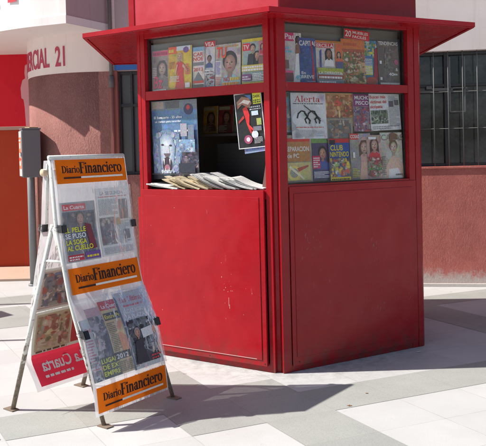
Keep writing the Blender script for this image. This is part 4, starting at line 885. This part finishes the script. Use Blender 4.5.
def shingle(u0, n, du, ln, lift, label, tint, seed, yaw=-8, z0=1.264, o_mid=-.085, dep=.20):
    r_ = random.Random(seed); org = FL.p(u0 + n * du / 2 + ln / 2, 1.262, o_mid)
    root = bpy.data.objects.new('newspaper_pile', None); root.location = org; link(root); root.matrix_world = Matrix.Translation(org); tag(root, label, 'newspapers', 'folded newspapers on the counter')
    for k in range(n):
        uc = u0 + k * du + r_.uniform(-.012, .012); a = R(yaw + r_.uniform(-6, 6)); L_ = ln * r_.uniform(.88, 1.1); lf = lift * r_.uniform(.85, 1.12); oj = r_.uniform(-.02, .022); ph = r_.uniform(0, 6)
        bm = bmesh.new(); ca, sa = math.cos(a), math.sin(a); nu = 12
        for ly in range(3):
            th = .0022; zo = ly * .0036; sx_ = r_.uniform(-.006, .006); so = r_.uniform(-.006, .006)
            def pt(i, j, top):
                t = i / nu; x = t * L_ + sx_; y = (j / 3 - .5) * dep + so + oj
                fold = math.sqrt(max(0, 1 - (1 - min(1, t * 9)) ** 2)) if ly != 1 else 1      # rounded fold at the raised end
                z = z0 + lf * (1 - t) ** 1.25 + zo * (.35 + .65 * fold) + (th if top else 0) + .0022 * math.sin(7 * t + ph) + .0015 * math.sin(5 * j + ph)
                return FL.p(uc + x * ca - y * sa, max(z, 1.2632 + zo + (th if top else 0)), o_mid + x * sa + y * ca)
            T_ = [[bm.verts.new(pt(i, j, True)) for i in range(nu + 1)] for j in range(4)]; B2 = [[bm.verts.new(pt(i, j, False)) for i in range(nu + 1)] for j in range(4)]
            for j in range(3):
                for i in range(nu): bm.faces.new((T_[j][i], T_[j][i + 1], T_[j + 1][i + 1], T_[j + 1][i])); bm.faces.new((B2[j][i], B2[j + 1][i], B2[j + 1][i + 1], B2[j][i + 1]))
            for i in range(nu):
                for j in (0, 3): bm.faces.new((T_[j][i], T_[j][i + 1], B2[j][i + 1], B2[j][i]))
            for j in range(3):
                for i in (0, nu): bm.faces.new((T_[j][i], T_[j + 1][i], B2[j + 1][i], B2[j][i]))
        tone = r_.uniform(.80, 1.0); o = bmobj('folded_newspaper', bm, newsmat(tuple(x * tone for x in tint)), root)
shingle(.085, 4, .012, .24, .036, 'white folded newspapers at the left end of the counter', wn_, 1, yaw=-4, z0=1.266)
shingle(.215, 9, .030, .22, .082, 'yellowed folded newspapers fanned in the middle of the counter', yn_, 2, yaw=-10)
shingle(.475, 7, .026, .25, .105, 'white folded newspapers beside the yellowed ones, slanting down to the right', wn_, 3, yaw=-13)
shingle(.70, 6, .026, .235, .078, 'white folded newspapers at the right end of the counter by the post', wn_, 4, yaw=-7)

# ------------------------------------------------------------------ NEWSPAPER RACK
ML = Vector((-1.1235, 4.051, 0)); MR = Vector((-.7805, 4.471, 0)); RW = (MR - ML).length
RE = (MR - ML).normalized(); RN = Vector((RE.y, -RE.x, 0))
PROF = [(1.53, .020), (1.34, .050), (1.11, .074), (.90, .115), (.72, .162), (.51, .268), (.25, .345), (.10, .362), (0, .372)]
def dz(z):
    if z >= PROF[0][0]: return PROF[0][1]
    for (a, da_), (b, db_) in zip(PROF, PROF[1:]):
        if z >= b: return db_ + (da_ - db_) * (z - b) / (a - b)
    return PROF[-1][1]
def rk(u, z, o=0): return ML + RE * u + RN * (dz(z) + o) + Vector((0, 0, z))
BPROF = [(1.53, -.01), (1.3, -.04), (1.11, -.055), (.74, -.15), (.40, -.225), (.30, -.235), (.15, -.12)]
def bz(z):
    if z >= BPROF[0][0]: return BPROF[0][1]
    for (a, da_), (b, db_) in zip(BPROF, BPROF[1:]):
        if z >= b: return db_ + (da_ - db_) * (z - b) / (a - b)
    return BPROF[-1][1]
def rb(u, z, o=0): return ML + RE * (u - .02 * (1.5 - z) / 1.5) + RN * (bz(z) - o) + Vector((0, 0, z))
rack = empty('newspaper_rack', tuple((ML + MR) / 2), 'folding white tube newspaper stand draped with plastic and orange headers, standing before the kiosk', 'newspaper stand')
def rp(u, d_, z): return ML + RE * u + RN * d_ + Vector((0, 0, z))
FLf, FRf = Vector((-.822, 3.915, 0)), Vector((-.475, 4.34, 0)); BLf, BRf = Vector((-1.432, 4.199, 0)), Vector((-1.10, 4.604, 0))
for u, ft in ((.0, FLf), (RW, FRf)):
    bm = bmesh.new(); add_tube(bm, [rp(u, .0, 1.525), rp(u, .045, 1.12), rp(u, .105, .90), rp(u, .15, .72), ft + (rp(u, .15, .72) - ft) * .5, ft + Vector((0, 0, .005))], .0125, 12)
    lg = bmobj('front_leg', bm, M_tube, rack, True)
    bm = bmesh.new(); add_prism(bm, [tuple((ft + RN * a + RE * b).xy) for a, b in ((-.03, -.028), (.05, -.022), (.055, .024), (-.03, .028))], .0, .007, .001); bmobj('foot_plate', bm, M_rust, lg)
for u, ft in ((.0, BLf), (RW, BRf)):
    bm = bmesh.new(); add_tube(bm, [rp(u, .012, 1.135), ft + (rp(u, .012, 1.135) - ft) * .5, ft + Vector((0, 0, .005))], .0145, 12)
    lg = bmobj('rear_leg', bm, M_tube, rack, True)
    bm = bmesh.new(); add_prism(bm, [tuple((ft + RN * a + RE * b).xy) for a, b in ((-.06, -.03), (.03, -.024), (.035, .022), (-.055, .026))], .0, .007, .001); bmobj('foot_plate', bm, M_rust, lg)
    bm = bmesh.new(); add_tube(bm, [rp(u, .012, 1.13), rp(u, .082, .94)], .010, 8); bmobj('brace', bm, M_tube, rack, True)
    bm = bmesh.new(); t_ = (1.13 - .925) / 1.13; q = rp(u, .012, 1.13) + (ft - rp(u, .012, 1.13)) * t_; add_tube(bm, [q, rp(u, .10, .925)], .008, 8); bmobj('side_bar', bm, M_tube, rack, True)
    bm = bmesh.new(); add_tube(bm, [rp(u, -.02, 1.49), rp(u, -.045, 1.14)], .009, 8); bmobj('upper_stile', bm, M_tube, rack, True)
bm = bmesh.new(); add_tube(bm, [rp(-.012, .006, 1.527), rp(RW + .012, .006, 1.527)], .013, 12); bmobj('top_bar', bm, M_tube, rack, True)
bm = bmesh.new(); add_tube(bm, [rp(-.03, -.035, 1.44), rp(RW, -.035, 1.44)], .022, 12); bmobj('rolled_tube', bm, mat('tan_roll', (.55, .40, .26), .8), rack, True)
bm = bmesh.new(); add_tube(bm, [rb(0, .62, -.01), rb(RW, .62, -.01)], .004, 6); bmobj('rear_wire', bm, M_rust, rack, True)
def wavy(fn, u0, u1, z0, z1, amp, off, nu=18, nz=26, seed=0, th=.0012):
    bm = bmesh.new(); r_ = random.Random(seed); ph = [r_.uniform(0, 6) for _ in range(4)]
    G = []
    for j in range(nz + 1):
        z = z0 + (z1 - z0) * j / nz; row = []
        for i in range(nu + 1):
            u = u0 + (u1 - u0) * i / nu
            w_ = amp * (.5 * math.sin(9 * z + ph[0] + 4 * u) + .3 * math.sin(23 * u + ph[1] + 3 * z) + .2 * math.sin(31 * z + ph[2]))
            row.append(bm.verts.new(fn(u + amp * .5 * math.sin(7 * z + ph[3]), z, off + w_)))
        G.append(row)
    for j in range(nz):
        for i in range(nu): bm.faces.new((G[j][i], G[j][i + 1], G[j + 1][i + 1], G[j + 1][i]))
    return bm
bmobj('front_sheet', wavy(rk, -.006, RW + .012, .085, 1.52, .002, -.001, seed=1), M_sheet, rack, True)
bmobj('rear_sheet', wavy(rb, -.03, RW - .01, .14, 1.51, .003, .0, seed=2), plastic_mat('thin_plastic', .45), rack, True)
for nm, z0, z1, sd_ in (('upper_pocket', .905, 1.345, 3), ('lower_pocket', .262, .715, 4)):
    bmobj(nm, wavy(rk, .0, RW + .006, z0, z1, .0035, .020, seed=sd_), M_pocket, rack, True)
def header(z0, z1, u0=.012, u1=None, label=None):
    u1 = u1 or RW - .002; W, H = u1 - u0, z1 - z0
    i = Ink(lambda u, v, o: rk(u0 + u, z0 + v, .006 + o), W, H, .0007, sub=8)
    O = (255, 118, 34)
    i.r(0, 0, 1, 1, O); hb = i.done('header_band', M_header, rack)
    j = Ink(lambda u, v, o: rk(u0 + u, z0 + v, .008 + o), W, H, .0006, sub=1)
    j.serif('Diario', .075, .44, .30, .245, (44, 24, 20)).serif('Diario', .080, .44, .30, .245, (44, 24, 20)).serif('Financiero', .315, .40, .47, .62, (38, 22, 20)).serif('Financiero', .323, .404, .475, .62, (38, 22, 20))
    j.r(.09, .20, .325, .27, (50, 26, 18)).r(.325, .20, .935, .28, (235, 215, 205))
    j.done('header_lettering', M_news, hb)
header(1.372, 1.512); header(.738, .884); header(.102, .240)
# newspapers in the pockets
M_pagethin = bpy.data.materials.new('thin_newsprint'); M_pagethin.use_nodes = True
_k = N(M_pagethin); _k.t.nodes.clear(); _o = _k.n('ShaderNodeOutputMaterial'); _a = _k.n('ShaderNodeBsdfDiffuse'); _b = _k.n('ShaderNodeBsdfTranslucent'); _m = _k.n('ShaderNodeMixShader')
for _x in (_a, _b): _x.inputs[0].default_value = (.85, .83, .80, 1)
_m.inputs[0].default_value = .65; _k.l(_a.outputs[0], _m.inputs[1]); _k.l(_b.outputs[0], _m.inputs[2]); _k.l(_m.outputs[0], _o.inputs[0])
def rack_paper(u0, z0, u1, z1, o, label, draw, skew=0.0, rack_fn=rk, m=M_news, group='newspapers in the pockets of the stand'):
    W, H = u1 - u0, z1 - z0; f_ = lambda u, v, oo: rack_fn(u0 + u + skew * (v / H - .5) * H, z0 + v, o + oo)
    bm = bmesh.new(); nz = 6
    A_ = [[bm.verts.new(f_(W * a, H * j / nz, q)) for a in (0, 1)] for j in range(nz + 1) for q in (0,)]; B2 = [[bm.verts.new(f_(W * a, H * j / nz, -.004)) for a in (0, 1)] for j in range(nz + 1)]
    for j in range(nz):
        bm.faces.new((A_[j][0], A_[j][1], A_[j + 1][1], A_[j + 1][0])); bm.faces.new((B2[j][0], B2[j + 1][0], B2[j + 1][1], B2[j][1]))
        for a in (0, 1): bm.faces.new((A_[j][a], A_[j + 1][a], B2[j + 1][a], B2[j][a]))
    for j in (0, nz): bm.faces.new((A_[j][0], A_[j][1], B2[j][1], B2[j][0]))
    root = bmobj('newspaper', bm, M_pagethin if rack_fn is rb else M_page, origin=f_(W / 2, 0, 0)); tag(root, label, 'newspaper', group)
    i = Ink(lambda u, v, oo: f_(u, v, oo + .0008), W, H, .0005, sub=14); draw(i); i.done('front_page', m, root)
    if rack_fn is rb: i = Ink(lambda u, v, oo: f_(u, v, -oo - .0048), W, H, .0003, sub=14); draw(i); i.done('back_page', m, root)
    return root
Gy, Dk = (168, 166, 164), (70, 68, 74)
def r1(i): i.r(0, 0, 1, 1, (150, 150, 156)).r(.06, .86, .72, .97, (200, 50, 55)).t('La Cuarta', .10, .885, .06, .58, W_).r(.04, .14, .96, .84, (86, 88, 104)).blotch(.04, .2, .96, .82, [(64, 66, 84), (110, 108, 116), (150, 130, 128), (54, 54, 70)], 30, .24).portrait(.52, .72, .13, (180, 140, 125), K_, (52, 56, 84), long=False).p([(.62, .64), (.80, .60), (.90, .2), (.72, .18)], (120, 56, 66)).t('EL PELLE', .04, .50, .08, .60, (225, 215, 60)).t('SE PUSO', .04, .40, .08, .58, (232, 230, 222)).t('LA SOGA', .04, .30, .08, .58, (225, 215, 60)).t('AL CUELLO', .04, .20, .08, .74, (225, 215, 60)).r(.03, .03, .48, .13, (180, 60, 70)).lines(.06, .04, .45, .12, 2, W_).r(.52, .03, .96, .15, (110, 80, 140)).lines(.56, .06, .9, .12, 1, Yl)
def r2(i): i.r(0, 0, 1, 1, (214, 212, 210)).t('LA SEGUNDA', .12, .90, .05, .72, (140, 140, 142)).r(.06, .865, .94, .875, (190, 70, 60)).lines(.05, .60, .62, .84, 9, (128, 128, 130), .5).r(.66, .52, .94, .82, (122, 110, 104)).r(.04, .16, .50, .56, (110, 104, 108)).blotch(.04, .16, .50, .56, [(150, 140, 136), (80, 76, 88), (130, 70, 70), (170, 165, 165)], 26, .16).lines(.54, .16, .92, .50, 12, (130, 128, 130), .5).r(.72, .22, .9, .36, (110, 96, 96)).r(.54, .44, .66, .54, (170, 140, 90)).lines(.05, .03, .95, .13, 3, (150, 146, 160), .6)
def r3(i): i.r(0, 0, 1, 1, (176, 178, 184)).t('Cub', .25, .80, .06, .7, (200, 60, 90)).lines(.1, .1, .8, .7, 8, (190, 80, 110), .4).blotch(0, 0, 1, .4, [(120, 130, 140), (90, 96, 110)], 8, .5)
def r4(i): i.r(0, 0, 1, 1, (170, 164, 170)).r(0, .88, 1, 1, (190, 150, 156)).blotch(0, .3, 1, .88, [(120, 110, 120), (160, 150, 150), (96, 90, 104)], 22, .35).p([(.55, .3), (.5, .6), (.75, .62), (.98, .4), (.98, .3)], (70, 66, 84)).r(0, .0, 1, .3, (70, 70, 66)).t('LUGAR', .04, .22, .065, .92, (212, 214, 60)).t('DE EXI', .04, .13, .065, .92, (212, 214, 60)).t('EMPRE', .04, .04, .065, .92, (212, 214, 60))
def r5(i): i.r(0, 0, 1, 1, (196, 172, 130)).r(0, .88, 1, 1, (190, 50, 50)).t('La Cuarta', .1, .905, .05, .8, W_).r(.05, .74, .95, .84, (60, 56, 50)).t('Extra Pro', .08, .765, .05, .82, Yl).lines(.04, .32, .4, .72, 10, (90, 80, 66), .5).p([(.42, .3), (.4, .5), (.52, .7), (.75, .7), (.98, .5), (.98, .3)], (206, 140, 104)).r(0, .20, 1, .30, (60, 40, 34)).t('2012', .06, .215, .06, .55, W_).lines(.05, .03, .95, .18, 4, (120, 100, 76), .6)
def r6(i):
    i.r(0, 0, 1, 1, (178, 174, 180)).r(0, .0, .06, .96, (70, 80, 104)).t('Las Ultimas', .14, .87, .07, .78, (196, 60, 76), .03).lines(.2, .81, .85, .85, 1, (196, 70, 80)).t('AUDAZ ROBO', .12, .73, .05, .7, (226, 226, 230)).t('A PLAZA', .2, .655, .05, .6, (226, 226, 230))
    i.r(.08, .06, .96, .64, (86, 84, 92)).blotch(.08, .06, .96, .64, [(60, 58, 66), (110, 106, 112), (76, 70, 80)], 28, .2)
    i.portrait(.34, .46, .10, (196, 146, 130), (150, 140, 136), (70, 66, 72), long=False).p([(.46, .50), (.84, .52), (.84, .40), (.48, .38)], (206, 204, 206)).e(.88, .46, .05, .05, (200, 150, 130)).p([(.1, .08), (.2, .36), (.4, .38), (.5, .08)], (64, 60, 68)).lines(.6, .08, .94, .16, 2, (200, 70, 80))
rack_paper(.010, .916, .262, 1.262, .008, 'dark newspaper with red masthead and yellow headline, upper left pocket of the stand', r1, .0)
rack_paper(.276, .920, .532, 1.330, .009, 'pale grey newspaper dense with small text, upper right pocket of the stand', r2, .0)
rack_paper(.002, .268, .072, .60, .004, 'narrow white newspaper with pink text, far left in lower pocket', r3, -.04)
rack_paper(.066, .272, .195, .652, .008, 'grey newspaper with yellow capital headline in the lower pocket', r4, -.06)
rack_paper(.170, .272, .330, .675, .0115, 'tan newspaper marked 2012 in the middle of the lower pocket', r5, -.08)
rack_paper(.288, .268, .520, .700, .0155, 'dark newspaper with red title and man holding white sheet, lower right pocket', r6, -.05)
# rear side: papers and banner seen through the sheets
rack_paper(.0, .60, .50, .86, -.008, 'red and grey newspaper hung on the back of the stand above the wire', lambda i: i.r(0, 0, 1, 1, (240, 225, 215)).r(.03, .04, .97, .94, (214, 196, 186)).blotch(.06, .1, .6, .9, [(220, 130, 120), (150, 156, 164), (176, 176, 160), (236, 224, 214), (130, 140, 160)], 30, .16).p([(.62, .08), (.6, .9), (.94, .92), (.94, .08)], (214, 84, 84)).blotch(.62, .1, .94, .6, [(235, 190, 180), (180, 60, 60), (150, 60, 60)], 8, .14), rack_fn=rb, m=M_through, group='papers on the back of the stand')
rack_paper(.0, .335, .50, .595, -.009, 'brown newspaper hung on the back of the stand just over the pink banner', lambda i: i.r(0, 0, 1, 1, (238, 226, 208)).r(.03, .06, .55, .94, (204, 186, 160)).blotch(.05, .1, .52, .9, [(220, 196, 164), (170, 158, 130), (236, 216, 188), (214, 130, 116)], 24, .18).r(.56, .08, .96, .92, (200, 90, 84)).e(.74, .52, .14, .3, (170, 60, 60)).e(.74, .52, .09, .2, (222, 170, 150)).lines(.05, .02, .5, .09, 1, (120, 90, 80)), rack_fn=rb, m=M_through, group='papers on the back of the stand')
i = Ink(lambda u, v, o: rb(.0 + u, .165 + v, -.012 + o), RW - .03, .175, 0, sub=6); i.r(0, 0, 1, 1, (240, 62, 84)); bn = i.done('rear_banner', M_through, rack)
for side in (-1, 1):
    # lettering on both skins of the banner; it reads correctly from behind
    i = Ink(lambda u, v, o: rb(RW - .03 - u, .165 + v, -.012 + side * .0022), RW - .03, .175, 0); i.t('La Cuarta', .30, .40, .36, .60, (255, 252, 252)); i.lines(.50, .20, .90, .28, 1, (250, 226, 228), .9); i.done('banner_lettering', M_news if side < 0 else M_through, bn)
# binder clips
for k, (u, z, fn) in enumerate(((.006, 1.115, rk), (RW + .004, 1.10, rk), (.002, .53, rk), (RW + .006, .50, rk), (-.012, 1.115, rb))):
    sgn = -1 if u < .1 else 1; bm = bmesh.new()
    def q(a, b, o): return fn(u + sgn * a, z + b, o)
    for (o0, o1) in ((-.012, -.008), (.026, .030)):
        add_hex(bm, [q(-.024, -.022, o0), q(.01, -.022, (o0 + o1) / 2 + (0 if o0 > 0 else 0)), q(.01, -.022, o1), q(-.024, -.022, o1), q(-.024, .022, o0), q(.01, .022, (o0 + o1) / 2), q(.01, .022, o1), q(-.024, .022, o1)])
    add_hex(bm, [q(.006, -.022, -.012), q(.012, -.022, -.012), q(.012, -.022, .030), q(.006, -.022, .030), q(.006, .022, -.012), q(.012, .022, -.012), q(.012, .022, .030), q(.006, .022, .030)])
    cl = bmobj('binder_clip', bm, M_clip, rack)
    bm = bmesh.new(); add_tube(bm, [q(.012, -.012, .0), q(.034, -.008, -.004), q(.038, 0, -.004), q(.034, .008, -.004), q(.012, .012, .0)], .0013, 6); bmobj('clip_handle', bm, M_steel, cl, True)

# ------------------------------------------------------------------ just outside the frame on the left: what throws the stripes on the paving
for k, (x, y, h, lb) in enumerate(((-3.75, 7.16, 2.0, 'thin grey bollard post farther from the camera, left of frame by the doorway'), (-3.35, 5.76, 1.75, 'thin grey bollard post nearer the camera, left of frame'))):
    bm = bmesh.new(); add_tube(bm, [(x, y, 0), (x, y, h)], .022, 12); add_tube(bm, [(x, y, 0), (x, y, .03)], .05, 12); add_tube(bm, [(x, y, h - .02), (x, y, h + .02)], .032, 12)
    tag(bmobj('bollard_post', bm, M_metal, None, True, origin=(x, y, 0)), lb, 'post', 'posts left of the doorway')
sg = empty('street_sign', (-3.86, 6.66, 0), 'yellow diamond street sign on a thin post left of the frame', 'sign')
bm = bmesh.new(); add_tube(bm, [(-3.88, 6.66, 0), (-3.88, 6.66, 1.68)], .02, 12); bmobj('post', bm, M_metal, sg, True)
bm = bmesh.new(); v = [(0, -.2), (.2, 0), (0, .2), (-.2, 0)]; lo = [bm.verts.new((-3.856, 6.66 + a, 1.5 + b)) for a, b in v]; hi = [bm.verts.new((-3.85, 6.66 + a, 1.5 + b)) for a, b in v]
bm.faces.new(lo); bm.faces.new(hi); [bm.faces.new((lo[i], lo[(i + 1) % 4], hi[(i + 1) % 4], hi[i])) for i in range(4)]
bmobj('sign_plate', bm, mat('yellow_sign', (.7, .5, .04), .5), sg)

# ------------------------------------------------------------------ litter
M_leaf = mat('dry_leaf', (.22, .12, .05), .9); rnd = random.Random(5)
for k, (x, y, s_, lb) in enumerate(((.60, 4.13, .009, 'small brown leaf on the grey paving corner in front of the kiosk'), (.74, 4.33, .006, 'tiny dry twig leaf on the grey paving near the shadow tip'), (-1.37, 3.76, .009, 'tiny dark leaf scrap near the left rear foot of the stand'), (1.28, 5.18, .010, 'pale paper scrap in shade at the right foot of the kiosk'))):
    bm = bmesh.new(); a0 = rnd.uniform(0, 6); n_ = 8
    pts = [(s_ * (1.3 if i_ % 2 else .8) * math.cos(a0 + i_ * .785) * 1.5, s_ * (1.2 if i_ % 3 else .6) * math.sin(a0 + i_ * .785)) for i_ in range(n_)]
    cen = bm.verts.new((0, 0, .006)); vs2 = [bm.verts.new((a, b, .003 + .003 * (i_ % 2))) for i_, (a, b) in enumerate(pts)]
    for i_ in range(n_): bm.faces.new((cen, vs2[i_], vs2[(i_ + 1) % n_]))
    ob = bmobj('dry_leaf' if k < 3 else 'paper_scrap', bm, M_leaf if k < 3 else M_page); ob.location = (x, y, 0); tag(ob, lb, 'leaf' if k < 3 else 'scrap')
